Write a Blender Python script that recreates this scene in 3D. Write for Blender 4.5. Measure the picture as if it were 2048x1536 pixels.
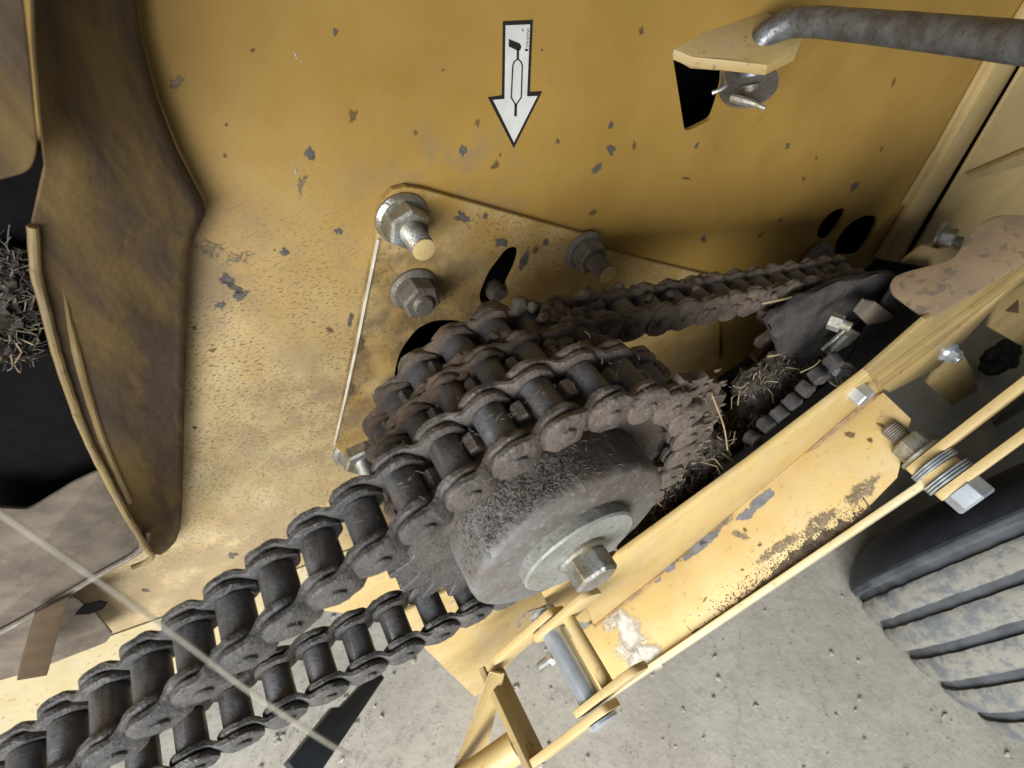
import bpy, bmesh, math, random
from mathutils import Vector, Matrix, noise
random.seed(7)
for o in list(bpy.data.objects): bpy.data.objects.remove(o)
scene = bpy.context.scene
COL = scene.collection

# ------------------------------------------------------------------ camera
# world frame: X along the machine, Y into the yellow panel (panel face is Y=0), Z up
FPX = 1100.0
_N = Vector((-950, -1350, 1100)).normalized()
_G = Vector((39, 869, 1100)); _G = (_G - _N * _G.dot(_N)).normalized()
_X = _N.cross(-_G)
CAM = Vector((0, -0.32, 0))
def cam2w(v): v = Vector(v); return Vector((_X.dot(v), _N.dot(v), -_G.dot(v)))
cd = bpy.data.cameras.new('camera'); cam = bpy.data.objects.new('camera', cd); COL.objects.link(cam)
cd.sensor_width = 36; cd.lens = 36 * FPX / 2048; cd.clip_start = 0.005; cd.clip_end = 50
r_, d_, f_ = cam2w((1, 0, 0)), cam2w((0, 1, 0)), cam2w((0, 0, 1))
M = Matrix((( r_.x, -d_.x, -f_.x, CAM.x), (r_.y, -d_.y, -f_.y, CAM.y), (r_.z, -d_.z, -f_.z, CAM.z), (0, 0, 0, 1)))
cam.matrix_world = M
scene.camera = cam
cd.dof.use_dof = True; cd.dof.focus_distance = 0.37; cd.dof.aperture_fstop = 9.0

# ------------------------------------------------------------------ light
w = bpy.data.worlds.new('World'); scene.world = w; w.use_nodes = True
w.node_tree.nodes['Background'].inputs[0].default_value = (0.88, 0.94, 1.0, 1)
w.node_tree.nodes['Background'].inputs[1].default_value = 0.15
def area(name, loc, aim, sx, sy, power, col):
    l = bpy.data.lights.new(name, 'AREA'); l.shape = 'RECTANGLE'; l.size = sx; l.size_y = sy
    l.energy = power; l.color = col
    o = bpy.data.objects.new(name, l); COL.objects.link(o); o.location = loc
    o.rotation_euler = (Vector(aim) - Vector(loc)).to_track_quat('-Z', 'Y').to_euler()
    return o
dl_ = area('doorway_daylight', (-0.90, -1.28, -0.04), (0.08, -0.32, -0.98), 1.5, 1.0, 31, (0.95, 0.98, 1.0))
dl_.data.spread = math.radians(94)
scene.view_settings.view_transform = 'Standard'; scene.view_settings.look = 'None'
scene.view_settings.exposure = 0.0; scene.view_settings.gamma = 1.0
scene.render.engine = 'CYCLES'

# ------------------------------------------------------------------ layout helpers
def ray(px, py): return cam2w((px - 1024, py - 768, FPX))
def P(px, py, Y): r = ray(px, py); return CAM + r * ((Y - CAM.y) / r.y)
def PD(px, py, z): return CAM + ray(px, py) * (z / FPX)
def PL(px, py, p0, n): r = ray(px, py); return CAM + r * ((p0 - CAM).dot(n) / r.dot(n))
OUT = Vector((0, -1, 0))

# ------------------------------------------------------------------ node helpers
class NT:
    def __init__(s, name):
        s.m = bpy.data.materials.new(name); s.m.use_nodes = True; s.t = s.m.node_tree
        s.b = s.t.nodes['Principled BSDF']; s.L = s.t.links
        s.pos = s.t.nodes.new('ShaderNodeNewGeometry').outputs['Position']
    def n(s, kind, **kw):
        x = s.t.nodes.new(kind)
        for k, v in kw.items(): setattr(x, k, v)
        return x
    def put(s, sock, v):
        if hasattr(v, 'is_output'): s.L.new(v, sock)
        elif isinstance(v, (tuple, list)): sock.default_value = tuple(v) + ((1,) if len(v) == 3 and len(sock.default_value) == 4 else ())
        else: sock.default_value = v
    def noise(s, scale, detail=3, rough=.55, vec=None, dist=0.0):
        x = s.n('ShaderNodeTexNoise'); s.put(x.inputs['Vector'], vec or s.pos)
        x.inputs['Scale'].default_value = scale; x.inputs['Detail'].default_value = detail
        x.inputs['Roughness'].default_value = rough; x.inputs['Distortion'].default_value = dist
        return x.outputs['Fac']
    def voro(s, scale, vec=None, out='Distance'):
        x = s.n('ShaderNodeTexVoronoi'); s.put(x.inputs['Vector'], vec or s.pos); x.inputs['Scale'].default_value = scale
        return x.outputs[out]
    def map(s, loc=(0, 0, 0), rot=(0, 0, 0), sc=(1, 1, 1)):
        x = s.n('ShaderNodeMapping'); s.L.new(s.pos, x.inputs['Vector'])
        x.inputs['Location'].default_value = loc; x.inputs['Rotation'].default_value = rot; x.inputs['Scale'].default_value = sc
        return x.outputs['Vector']
    def ramp(s, v, a, b, lo=0.0, hi=1.0):
        x = s.n('ShaderNodeMapRange'); x.interpolation_type = 'SMOOTHSTEP'
        s.put(x.inputs['Value'], v)
        for k, q in zip((1, 2, 3, 4), (a, b, lo, hi)): x.inputs[k].default_value = q
        return x.outputs[0]
    def math(s, op, a, b=0.0):
        x = s.n('ShaderNodeMath', operation=op); s.put(x.inputs[0], a); s.put(x.inputs[1], b); x.use_clamp = False
        return x.outputs[0]
    def mix(s, fac, a, b):
        x = s.n('ShaderNodeMix', data_type='RGBA'); s.put(x.inputs[0], fac); s.put(x.inputs[6], a); s.put(x.inputs[7], b)
        return x.outputs[2]
    def blob(s, c, r0, r1, sc=(1, 1, 1)):
        # soft round region of staining about a place on the machine
        x = s.n('ShaderNodeVectorMath', operation='SUBTRACT'); s.L.new(s.pos, x.inputs[0]); x.inputs[1].default_value = c
        y = s.n('ShaderNodeVectorMath', operation='MULTIPLY'); s.L.new(x.outputs[0], y.inputs[0]); y.inputs[1].default_value = sc
        z = s.n('ShaderNodeVectorMath', operation='LENGTH'); s.L.new(y.outputs[0], z.inputs[0])
        return s.ramp(z.outputs['Value'], r0, r1, 1.0, 0.0)
    def bump(s, h, strength, dist):
        x = s.n('ShaderNodeBump'); s.L.new(h, x.inputs['Height']); x.inputs['Strength'].default_value = strength
        x.inputs['Distance'].default_value = dist; s.L.new(x.outputs[0], s.b.inputs['Normal'])
    def done(s, col, rough=.5, metal=0.0, spec=.5):
        s.put(s.b.inputs['Base Color'], col); s.put(s.b.inputs['Roughness'], rough); s.put(s.b.inputs['Metallic'], metal)
        s.b.inputs['Specular IOR Level'].default_value = spec
        return s.m

YEL = (0.335, 0.200, 0.046); YEL2 = (0.295, 0.172, 0.038)  # panel yellow darkened, so the dim light up top is in the colour
DUST = (0.40, 0.315, 0.20); BROWN = (0.115, 0.075, 0.045); STEEL = (0.10, 0.10, 0.105)

def m_panel():
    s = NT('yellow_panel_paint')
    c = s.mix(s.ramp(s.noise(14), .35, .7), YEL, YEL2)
    # dry tan dust over the lower left, its paleness also painting the light there
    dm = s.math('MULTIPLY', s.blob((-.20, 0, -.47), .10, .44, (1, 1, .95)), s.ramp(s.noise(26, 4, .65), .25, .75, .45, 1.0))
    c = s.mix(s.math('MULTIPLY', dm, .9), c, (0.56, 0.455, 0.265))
    # chaff specks, streaked along the sheet
    v = s.map(rot=(0, math.radians(28), 0), sc=(1, 1, 2.1))
    sp = s.ramp(s.noise(300, 3, .65, v), .53, .62)
    sm = s.math('MULTIPLY', s.math('ADD', s.blob((-.06, 0, -.40), .08, .30), s.math('MULTIPLY', dm, .6)), s.ramp(s.noise(22, 4), .30, .56))
    c = s.mix(s.math('MULTIPLY', s.math('MINIMUM', sm, 1.0), s.math('MULTIPLY', sp, .85)), c, (0.11, 0.078, 0.045))
    fine = s.ramp(s.noise(900, 2, .5), .56, .68)
    c = s.mix(s.math('MULTIPLY', fine, s.math('MULTIPLY', s.math('MINIMUM', sm, 1.0), .45)), c, (0.16, 0.11, 0.06))
    # brown grease film round the shaft and where the guard meets the sheet
    g1 = s.math('MULTIPLY', s.blob((-.01, 0, -.38), .01, .15), s.ramp(s.noise(32, 4, .6), .38, .64))
    g2 = s.math('MULTIPLY', s.blob((-.045, 0, -.215), .02, .075), s.ramp(s.noise(30, 4, .6), .34, .62))
    g3 = s.math('MULTIPLY', s.blob((-.20, 0, -.535), .06, .17, (.7, 1, 1.5)), s.ramp(s.noise(24, 4, .6), .22, .56))
    g4 = s.math('MULTIPLY', s.blob((.11, 0, -.235), .02, .11), s.ramp(s.noise(40, 4, .6), .45, .7))
    g = s.math('MAXIMUM', s.math('MAXIMUM', g1, g2), s.math('MAXIMUM', s.math('MULTIPLY', g3, .95), g4))
    c = s.mix(s.math('MULTIPLY', g, .68), c, (0.20, 0.145, 0.09))
    # scattered small stains over the whole sheet
    st = s.math('MULTIPLY', s.ramp(s.voro(34), .05, .13, 1, 0), s.ramp(s.noise(9), .5, .62))
    c = s.mix(s.math('MULTIPLY', st, .35), c, (0.17, 0.10, 0.035))
    s.bump(s.math('ADD', s.math('MULTIPLY', s.math('MULTIPLY', sp, sm), 1.2), s.math('ADD', s.math('MULTIPLY', s.noise(220, 3), .5), s.math('MULTIPLY', s.noise(16, 2), 2.0))), .16, .0012)
    return s.done(c, s.ramp(s.noise(40), .3, .7, .42, .62), 0, .35)
def m_yellow(name='yellow_paint', dirt=.3, seed=0.0, dustcol=DUST, rough=.5, c1=YEL, c2=YEL2):
    s = NT(name); v = s.map(loc=(seed, seed * .7, seed * 1.3))
    c = s.mix(s.ramp(s.noise(20, 4, .5, v), .35, .7), c1, c2)
    c = s.mix(s.math('MULTIPLY', s.ramp(s.noise(30, 4, .65, v), .40, .72), dirt), c, dustcol)
    c = s.mix(s.math('MULTIPLY', s.ramp(s.noise(160, 4, .6, v), .60, .70), dirt), c, (0.10, 0.065, 0.035))
    s.bump(s.noise(260, 4), .2, .001)
    return s.done(c, rough, 0, .4)
def m_shield():
    s = NT('grimy_yellow_guard'); v = s.map(rot=(0, math.radians(-14), 0), sc=(1, 1, .10))
    c = s.mix(s.ramp(s.noise(26, 4, .6, v), .40, .60), (0.165, 0.108, 0.042), (0.070, 0.048, 0.032))
    c = s.mix(s.math('MULTIPLY', s.ramp(s.noise(25, 4, .6, v), .45, .75), .6), c, (0.12, 0.088, 0.066))
    c = s.mix(s.math('MULTIPLY', s.ramp(s.noise(40, 3, .6, v), .60, .74), .6), c, (0.06, 0.04, 0.025))
    s.bump(s.noise(120, 4), .4, .002)
    return s.done(c, .8, 0, .2)
def m_steel(name, col=STEEL, dust=(0.17, 0.13, 0.095), amt=.6, rough=.48, metal=.55, rust=0.0):
    s = NT(name)
    c = s.mix(s.math('MULTIPLY', s.ramp(s.noise(70, 4, .65), .34, .66), amt), col, dust)
    if rust: c = s.mix(s.math('MULTIPLY', s.ramp(s.noise(55, 4, .6), .48, .66), rust), c, (0.16, 0.07, 0.025))
    c = s.mix(s.math('MULTIPLY', s.ramp(s.noise(420, 3), .58, .70), .5), c, (0.03, 0.026, 0.022))
    s.bump(s.math('ADD', s.noise(300, 4, .6), s.noise(80, 3)), .35, .0016)
    return s.done(c, s.ramp(s.noise(60, 4), .3, .7, rough - .1, min(.95, rough + .25)), metal, .4)
def m_chain():
    s = NT('grimy_chain_steel')
    c = s.mix(s.ramp(s.noise(70, 4, .65), .34, .66), (0.064, 0.062, 0.062), (0.104, 0.094, 0.085))
    near = s.math('MULTIPLY', s.blob((.15, -.20, -.26), .06, .19), s.ramp(s.noise(60, 4, .65), .22, .58))
    c = s.mix(s.math('MULTIPLY', near, .85), c, (0.15, 0.112, 0.088))
    c = s.mix(s.math('MULTIPLY', s.ramp(s.noise(420, 3), .56, .68), .55), c, (0.028, 0.024, 0.021))
    c = s.mix(s.math('MULTIPLY', s.ramp(s.noise(520, 2), .62, .70), .4), c, (0.24, 0.215, 0.18))
    s.bump(s.math('ADD', s.noise(380, 4, .65), s.math('MULTIPLY', s.noise(110, 3), 1.6)), .6, .0020)
    return s.done(c, s.ramp(s.noise(60, 3), .3, .7, .42, .75), .3, .4)
def m_plain(name, col, rough=.6, metal=0.0, bumps=.15, var=.35, scale=80, spec=.4):
    s = NT(name)
    c = s.mix(s.ramp(s.noise(scale, 4, .6), .3, .72), col, tuple(q * (1 - var) for q in col))
    s.bump(s.noise(scale * 4, 4), bumps, .001)
    return s.done(c, rough, metal, spec)
def m_soft(name, col, rough=.75, speckle=False):
    # worn or soiled film: solid in the middle, thinning out to nothing at its ragged border
    s = NT(name); c = s.mix(s.ramp(s.noise(160, 3, .6), .3, .72), col, tuple(q * .6 for q in col))
    s.done(c, rough, 0, .25)
    at = s.n('ShaderNodeAttribute'); at.attribute_name = 'film'
    tr_ = s.n('ShaderNodeBsdfTransparent'); mx = s.n('ShaderNodeMixShader'); out = s.t.nodes['Material Output']
    k = s.math('MULTIPLY', at.outputs['Fac'], s.ramp(s.math('ADD', s.noise(420, 3, .65), s.math('MULTIPLY', at.outputs['Fac'], .16 if speckle else .45)), .56 if speckle else .42, .66 if speckle else .72))
    s.L.new(k, mx.inputs[0]); s.L.new(tr_.outputs[0], mx.inputs[1]); s.L.new(s.b.outputs[0], mx.inputs[2]); s.L.new(mx.outputs[0], out.inputs['Surface'])
    return s.m
def m_floor():
    s = NT('barn_floor')
    c = s.mix(s.ramp(s.noise(7, 4, .6), .3, .72), (0.345, 0.318, 0.27), (0.275, 0.252, 0.21))
    c = s.mix(s.math('MULTIPLY', s.ramp(s.noise(60, 4, .7), .45, .7), .55), c, (0.235, 0.216, 0.182))
    c = s.mix(s.math('MULTIPLY', s.ramp(s.voro(75), .04, .13, 1, 0), .35), c, (0.40, 0.375, 0.33))
    c = s.mix(s.math('MULTIPLY', s.ramp(s.noise(210, 3, .6), .62, .70), .5), c, (0.12, 0.105, 0.085))
    s.bump(s.math('ADD', s.math('MULTIPLY', s.noise(28, 4, .6), 2.5), s.math('MULTIPLY', s.noise(190, 4, .65), .7)), .32, .0024)
    return s.done(c, .9, 0, .2)
def m_tread():
    s = NT('dusty_tread_rubber')
    c = s.mix(s.ramp(s.noise(22, 4, .68), .30, .56), (0.105, 0.110, 0.116), (0.205, 0.190, 0.160))
    c = s.mix(s.math('MULTIPLY', s.ramp(s.noise(95, 4, .65), .50, .63), .7), c, (0.10, 0.108, 0.115))
    s.bump(s.noise(120, 4), .5, .003)
    return s.done(c, .85, 0, .3)

MT = dict(
    panel=m_panel(), yellow=m_yellow('yellow_paint', .3, 0, c1=(.46, .335, .145), c2=(.41, .29, .115)), trough=m_yellow('yellow_trough_paint', .30, 3.1, (0.5, 0.42, 0.30), c1=(.50, .355, .14), c2=(.45, .31, .115)),  # trough and plain yellow paler than the panel: sunlight put into the colour
    pale=m_yellow('worn_highlit_yellow', .35, 7.3, (0.55, 0.50, 0.40), c1=(.56, .46, .26), c2=(.50, .40, .20)),  # lip yellow: worn whitish, with the white highlight put into the colour
    pan=m_yellow('dusty_yellow_paint', .45, 5.7, (0.42, 0.34, 0.24), c1=(.42, .30, .12), c2=(.37, .255, .095)), olive=m_yellow('worn_olive_yellow', .7, 1.9, (0.21, 0.155, 0.085), c1=(.30, .215, .085), c2=(.25, .175, .065)),
    plate=None, shield=m_shield(), chain=m_chain(),
    roller=m_steel('worn_roller_steel', (0.13, 0.133, 0.142), (0.092, 0.083, 0.075), .6, .42, .5, .18),
    caked=m_steel('caked_grease_and_dust', (0.066, 0.050, 0.038), (0.135, 0.103, 0.075), .8, .8, .0, .2),
    hub=m_steel('dusty_grey_hub', (0.155, 0.155, 0.155), (0.120, 0.100, 0.084), .75, .7, .15),
    washer=m_steel('dull_zinc_washer', (0.27, 0.27, 0.245), (0.20, 0.185, 0.145), .6, .55, .3),
    bolt=m_steel('galvanised_bolt', (0.38, 0.38, 0.37), (0.25, 0.195, 0.10), .8, .4, .75),
    zinc=m_plain('bright_zinc', (0.55, 0.585, 0.62), .30, .7, .05, .25, 50, .6),
    nut_dirty=m_steel('dirt_covered_nut', (0.20, 0.18, 0.15), (0.14, 0.11, 0.08), .7, .6, .4),
    rod=m_steel('worn_grey_rod', (0.20, 0.21, 0.22), (0.085, 0.072, 0.064), .7, .36, .6),
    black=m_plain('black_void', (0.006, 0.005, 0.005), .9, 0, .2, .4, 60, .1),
    flat_black=m_plain('plain_flat_black', (0.012, 0.011, 0.011), .7, 0, .3, .4, 60),
    rubber=m_plain('black_tyre_rubber', (0.024, 0.027, 0.033), .62, 0, .25, .4, 40),
    groove=m_plain('dark_groove_rubber', (0.070, 0.075, 0.082), .8, 0, .25, .5, 30),
    tread=m_tread(), floor=m_floor(),
    chip=m_soft('bare_grey_metal_chip', (0.115, 0.100, 0.090)),
    stain=m_soft('brown_grime_spot', (0.155, 0.095, 0.042)), smear=m_soft('speckled_grime', (0.22, 0.17, 0.11), .85, True), white_film=m_soft('bare_whitish_patch', (0.55, 0.50, 0.42), .7), pale_film=m_soft('whitish_wear', (0.52, 0.47, 0.38), .8, True),
    primer=m_plain('grey_primer', (0.165, 0.160, 0.165), .6, .1, .2, .35, 120),
    decal_w=m_plain('white_decal_vinyl', (0.62, 0.61, 0.56), .45, 0, .05, .14, 60), decal_k=m_plain('black_decal_print', (0.016, 0.015, 0.014), .5, 0, .03, .2, 60),
    straw=m_plain('dry_straw', (0.36, 0.27, 0.15), .8, 0, .1, .4, 90), chaff=m_plain('dark_chaff', (0.060, 0.048, 0.037), .9, 0, .2, .55, 200, .2),
    dirt=m_plain('brown_corner_dirt', (0.125, 0.092, 0.064), .95, 0, .5, .55, 160, .15),
    sludge=m_steel('black_grease_sludge', (0.030, 0.027, 0.026), (0.075, 0.064, 0.055), .7, .7, .0),
    thread=m_plain('pale_thread', (0.58, 0.52, 0.42), .9, 0, .1, .3, 90),
    guard_edge=m_yellow('dusty_guard_edge', .7, 2.4, (0.17, 0.125, 0.08), c1=(.22, .155, .06), c2=(.17, .115, .045)),
    flange=m_yellow('pale_flange_paint', .5, 9.2, (0.42, 0.36, 0.25), c1=(.42, .345, .19), c2=(.37, .295, .15)),  # paler, greyer yellow for the lower flange
    lint=m_plain('grey_lint', (0.26, 0.235, 0.20), .9, 0, .1, .4, 200, .2),
    pebble=m_plain('pale_stone', (0.37, 0.34, 0.295), .8, 0, .3, .4, 100),
    spotted=None, strap=m_plain('brown_leather_strap', (0.068, 0.040, 0.016), .7, 0, .3, .3, 60),
    navy=m_plain('dark_blue_paint', (0.022, 0.027, 0.036), .4, .2, .1, .3, 60),
    mud=m_plain('grey_mud_coat', (0.155, 0.125, 0.095), .9, 0, .5, .45, 40, .2),
    weld=m_steel('rusty_weld', (0.30, 0.19, 0.08), (0.17, 0.10, 0.06), .8, .7, .0, .4),
)
def m_spotted():
    s = NT('brown_dust_spotted')
    c = s.mix(s.ramp(s.noise(30, 4), .35, .65), (0.245, 0.17, 0.095), (0.19, 0.135, 0.085))
    c = s.mix(s.math('MULTIPLY', s.ramp(s.noise(95, 3, .55, None, .3), .52, .62), .62), c, (0.085, 0.078, 0.06))
    s.bump(s.noise(150, 4), .3, .001)
    return s.done(c, .8, 0, .25)
MT['spotted'] = m_spotted()
def m_plate():
    s = NT('dusty_mounting_plate')
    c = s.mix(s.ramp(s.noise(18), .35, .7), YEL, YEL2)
    c = s.mix(s.math('MULTIPLY', s.ramp(s.noise(32, 4, .65), .28, .68), .6), c, (0.44, 0.33, 0.17))
    sp = s.math('MULTIPLY', s.ramp(s.noise(340, 3, .6), .545, .65), s.ramp(s.noise(24, 4), .34, .6))
    far = s.ramp(s.blob((.04, 0, -.32), .05, .16), 0, 1)
    c = s.mix(s.math('MULTIPLY', sp, .8), c, (0.10, 0.07, 0.04))
    c = s.mix(s.math('MULTIPLY', s.math('MULTIPLY', far, s.ramp(s.noise(40, 4, .65), .32, .62)), .72), c, (0.105, 0.075, 0.045))
    s.bump(s.noise(240, 4), .35, .0014)
    return s.done(c, .65, 0, .3)
MT['plate'] = m_plate()
def m_drum():
    s = NT('dusty_drum_hub')
    c = s.mix(s.ramp(s.noise(60, 4, .65), .34, .66), (0.152, 0.147, 0.140), (0.122, 0.104, 0.087))
    b = s.math('MULTIPLY', s.blob((.115, -.20, -.245), .03, .085), s.ramp(s.noise(50, 4, .6), .2, .55))
    c = s.mix(s.math('MULTIPLY', b, .9), c, (0.085, 0.064, 0.050))
    v = s.map(sc=(1, .18, 1)); c = s.mix(s.math('MULTIPLY', s.ramp(s.noise(190, 3, .6, v), .56, .68), .35), c, (0.26, 0.25, 0.235))
    c = s.mix(s.math('MULTIPLY', s.ramp(s.noise(500, 2), .62, .7), .6), c, (0.04, 0.035, 0.03))
    s.bump(s.math('ADD', s.noise(300, 4, .6), s.noise(60, 3)), .45, .0016)
    return s.done(c, .7, .1, .35)
MT['drum'] = m_drum()

# ------------------------------------------------------------------ object helpers
def tag(o, label, cat, group=None, kind=None):
    if label: o['label'] = label
    if cat: o['category'] = cat
    if group: o['group'] = group
    if kind: o['kind'] = kind
    return o
def thing(name, label, cat, loc, group=None):
    o = bpy.data.objects.new(name, None); o.empty_display_size = .01; COL.objects.link(o); o.location = loc
    return tag(o, label, cat, group)
def adopt(o, parent):
    o.parent = parent
    loc = Vector((0, 0, 0)); p = parent
    while p: loc += p.location; p = p.parent
    # children keep world coordinates: every parent in this scene is only translated
    o.location = o.location - loc
    return o
def wloc(o):
    v = Vector((0, 0, 0))
    while o: v += o.location; o = o.parent
    return v
def obj(name, bm, mat, parent=None, smooth=35, recenter=True):
    if recenter and len(bm.verts):
        c = sum((v.co for v in bm.verts), Vector()) / len(bm.verts)
        bmesh.ops.translate(bm, verts=bm.verts, vec=-c)
    else: c = Vector((0, 0, 0))
    bmesh.ops.recalc_face_normals(bm, faces=bm.faces)
    me = bpy.data.meshes.new(name); bm.to_mesh(me); bm.free()
    if smooth:
        me.polygons.foreach_set('use_smooth', [True] * len(me.polygons))
        me.set_sharp_from_angle(angle=math.radians(smooth))
    me.materials.append(MT[mat] if isinstance(mat, str) else mat)
    o = bpy.data.objects.new(name, me); COL.objects.link(o); o.location = c
    if parent: o.location = c - wloc(parent); o.parent = parent
    return o
def share(name, me, M4, parent):
    o = bpy.data.objects.new(name, me); COL.objects.link(o)
    o.matrix_world = M4
    if parent: o.location = o.location - wloc(parent); o.parent = parent
    return o

def prism(bm, pts, vec, bev=0.0, segs=2):
    vec = Vector(vec); pts = [Vector(p) for p in pts]
    a = [bm.verts.new(p) for p in pts]; b = [bm.verts.new(p + vec) for p in pts]; n = len(pts)
    fs = [bm.faces.new(a), bm.faces.new(list(reversed(b)))]
    for i in range(n):
        fs.append(bm.faces.new((a[i], b[i], b[(i + 1) % n], a[(i + 1) % n])))
    bmesh.ops.recalc_face_normals(bm, faces=fs)
    if bev:
        es = {e for f in fs[:2] for e in f.edges}
        bmesh.ops.bevel(bm, geom=list(es), offset=bev, segments=segs, affect='EDGES', profile=.5)
    return bm
def frame(axis):
    w_ = Vector(axis).normalized(); u = w_.orthogonal().normalized(); return u, w_.cross(u), w_
def lathe(bm, prof, org, axis, seg=32, cap=True, jit=0.0):
    u, v, w_ = frame(axis); org = Vector(org); rings = []
    for a, r in prof:
        rings.append([bm.verts.new(org + w_ * a + (u * math.cos(2 * math.pi * k / seg) + v * math.sin(2 * math.pi * k / seg)) * r) for k in range(seg)])
    for i in range(len(rings) - 1):
        for k in range(seg):
            bm.faces.new((rings[i][k], rings[i][(k + 1) % seg], rings[i + 1][(k + 1) % seg], rings[i + 1][k]))
    if cap:
        bm.faces.new(rings[0]); bm.faces.new(list(reversed(rings[-1])))
    if jit:
        for rg in rings:
            for q in rg: q.co += noise.noise_vector(q.co * 260) * jit
    return bm
def hexa(bm, org, axis, af, h, rot=0.0):
    u, v, w_ = frame(axis); org = Vector(org); R = af / math.sqrt(3)
    def ring(a, rr): return [bm.verts.new(org + w_ * a + (u * math.cos(rot + math.pi / 3 * k) + v * math.sin(rot + math.pi / 3 * k)) * rr) for k in range(6)]
    a, b, c = ring(0, R), ring(h * .88, R), ring(h, R * .88)
    for p, q in ((a, b), (b, c)):
        for k in range(6): bm.faces.new((p[k], p[(k + 1) % 6], q[(k + 1) % 6], q[k]))
    bm.faces.new(a); bm.faces.new(list(reversed(c)))
    bmesh.ops.bevel(bm, geom=[e for e in bm.edges if (e.verts[0] in a) != (e.verts[1] in a) and e.is_valid], offset=af * .02, segments=1, affect='EDGES')
    return bm
def thread(bm, org, axis, r, length, pitch=.0018, seg=20):
    prof = []; n = max(2, int(length / pitch))
    for i in range(n):
        prof += [(i * pitch, r * .90), (i * pitch + pitch * .5, r)]
    prof += [(n * pitch, r * .9), (n * pitch + r * .12, r * .82)]
    return lathe(bm, prof, org, axis, seg)
def tube(bm, pts, r, seg=12, cap=True, wob=0.0):
    pts = [Vector(p) for p in pts]; rings = []; pu = None
    rr = r if isinstance(r, (list, tuple)) else [r] * len(pts)
    for i, p in enumerate(pts):
        t = (pts[min(i + 1, len(pts) - 1)] - pts[max(i - 1, 0)]).normalized()
        u = t.orthogonal().normalized() if pu is None else (pu - t * pu.dot(t)).normalized(); pu = u; v = t.cross(u)
        rings.append([bm.verts.new(p + (u * math.cos(2 * math.pi * k / seg) + v * math.sin(2 * math.pi * k / seg)) * rr[i]) for k in range(seg)])
    for i in range(len(rings) - 1):
        for k in range(seg):
            bm.faces.new((rings[i][k], rings[i][(k + 1) % seg], rings[i + 1][(k + 1) % seg], rings[i + 1][k]))
    if cap: bm.faces.new(rings[0]); bm.faces.new(list(reversed(rings[-1])))
    if wob:
        for rg in rings:
            for q in rg: q.co += noise.noise_vector(q.co * 120) * wob
    return bm
def smooth_path(pts, n=8):
    pts = [Vector(p) for p in pts]; out = []
    for i in range(len(pts) - 1):
        p0, p1, p2, p3 = pts[max(i - 1, 0)], pts[i], pts[i + 1], pts[min(i + 2, len(pts) - 1)]
        for k in range(n):
            t = k / n
            out.append(.5 * ((2 * p1) + (p2 - p0) * t + (2 * p0 - 5 * p1 + 4 * p2 - p3) * t * t + (3 * p1 - p0 - 3 * p2 + p3) * t ** 3))
    out.append(pts[-1]); return out
def round_poly(pts, r, n=4):
    pts = [Vector(p) for p in pts]; out = []; m = len(pts)
    for i in range(m):
        a, b, c = pts[i - 1], pts[i], pts[(i + 1) % m]
        d1, d2 = (a - b), (c - b); q = min(r, d1.length * .45, d2.length * .45)
        s, e = b + d1.normalized() * q, b + d2.normalized() * q
        for k in range(n + 1):
            t = k / n; out.append((1 - t) ** 2 * s + 2 * t * (1 - t) * b + t * t * e)
    return out
_ico = {}
def ico(sub):
    if sub not in _ico:
        t = bmesh.new(); bmesh.ops.create_icosphere(t, subdivisions=sub, radius=1.0); t.verts.ensure_lookup_table()
        _ico[sub] = ([v.co.normalized() for v in t.verts], [[v.index for v in f.verts] for f in t.faces]); t.free()
    return _ico[sub]
def lump(bm, c, r, amp, sc, sub=3, stretch=(1, 1, 1)):
    ds, fs = ico(sub); c = Vector(c); vs = []
    for d in ds:
        k = 1 + amp * noise.noise(d * sc + c * 50)
        vs.append(bm.verts.new(c + Vector((d.x * r * stretch[0], d.y * r * stretch[1], d.z * r * stretch[2])) * k))
    for f in fs: bm.faces.new([vs[q] for q in f])
    return bm
def B(): return bmesh.new()
def cut(o, cutters):
    # punch real holes: boolean applied through the evaluated mesh
    for bm in cutters:
        me = bpy.data.meshes.new('cutter'); bmesh.ops.recalc_face_normals(bm, faces=bm.faces); bm.to_mesh(me); bm.free()
        c = bpy.data.objects.new('cutter', me); COL.objects.link(c)
        md = o.modifiers.new('hole', 'BOOLEAN'); md.object = c; md.operation = 'DIFFERENCE'; md.solver = 'EXACT'
        bpy.context.view_layer.update()
        dg = bpy.context.evaluated_depsgraph_get()
        nm = bpy.data.meshes.new_from_object(o.evaluated_get(dg), depsgraph=dg)
        o.modifiers.clear(); o.data = nm
        bpy.data.objects.remove(c)
    me = o.data
    me.polygons.foreach_set('use_smooth', [False] * len(me.polygons))

# ================================================================== FLOOR
FZ = -0.86
bm = B()
NX = 60
gx = [(-3 + 6 * i / NX) for i in range(NX + 1)]
vs = [[bm.verts.new((x, y, FZ + .004 * noise.noise(Vector((x * 6, y * 6, 0))))) for x in gx] for y in gx]
for i in range(NX):
    for j in range(NX): bm.faces.new((vs[i][j], vs[i][j + 1], vs[i + 1][j + 1], vs[i + 1][j]))
tag(obj('barn_floor', bm, 'floor', recenter=False), 'grey gritty barn floor under the machine', None, kind='structure')
bm = B()
for k in range(900):
    px, py = random.uniform(300, 2048), random.uniform(1120, 1560)
    r = ray(px, py); q = CAM + r * ((FZ - CAM.z) / r.z)
    s_ = .0005 + .0036 * random.random() ** 9
    lump(bm, (q.x, q.y, q.z + s_ * .05 + .0012), s_, .9, 2.0, 2 if s_ > .0015 else 1, (random.uniform(.8, 1.5), random.uniform(.6, 1.2), .6))
tag(obj('gravel', bm, 'pebble', smooth=0), 'small pale stones scattered over the floor', 'gravel', kind='stuff')

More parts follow.
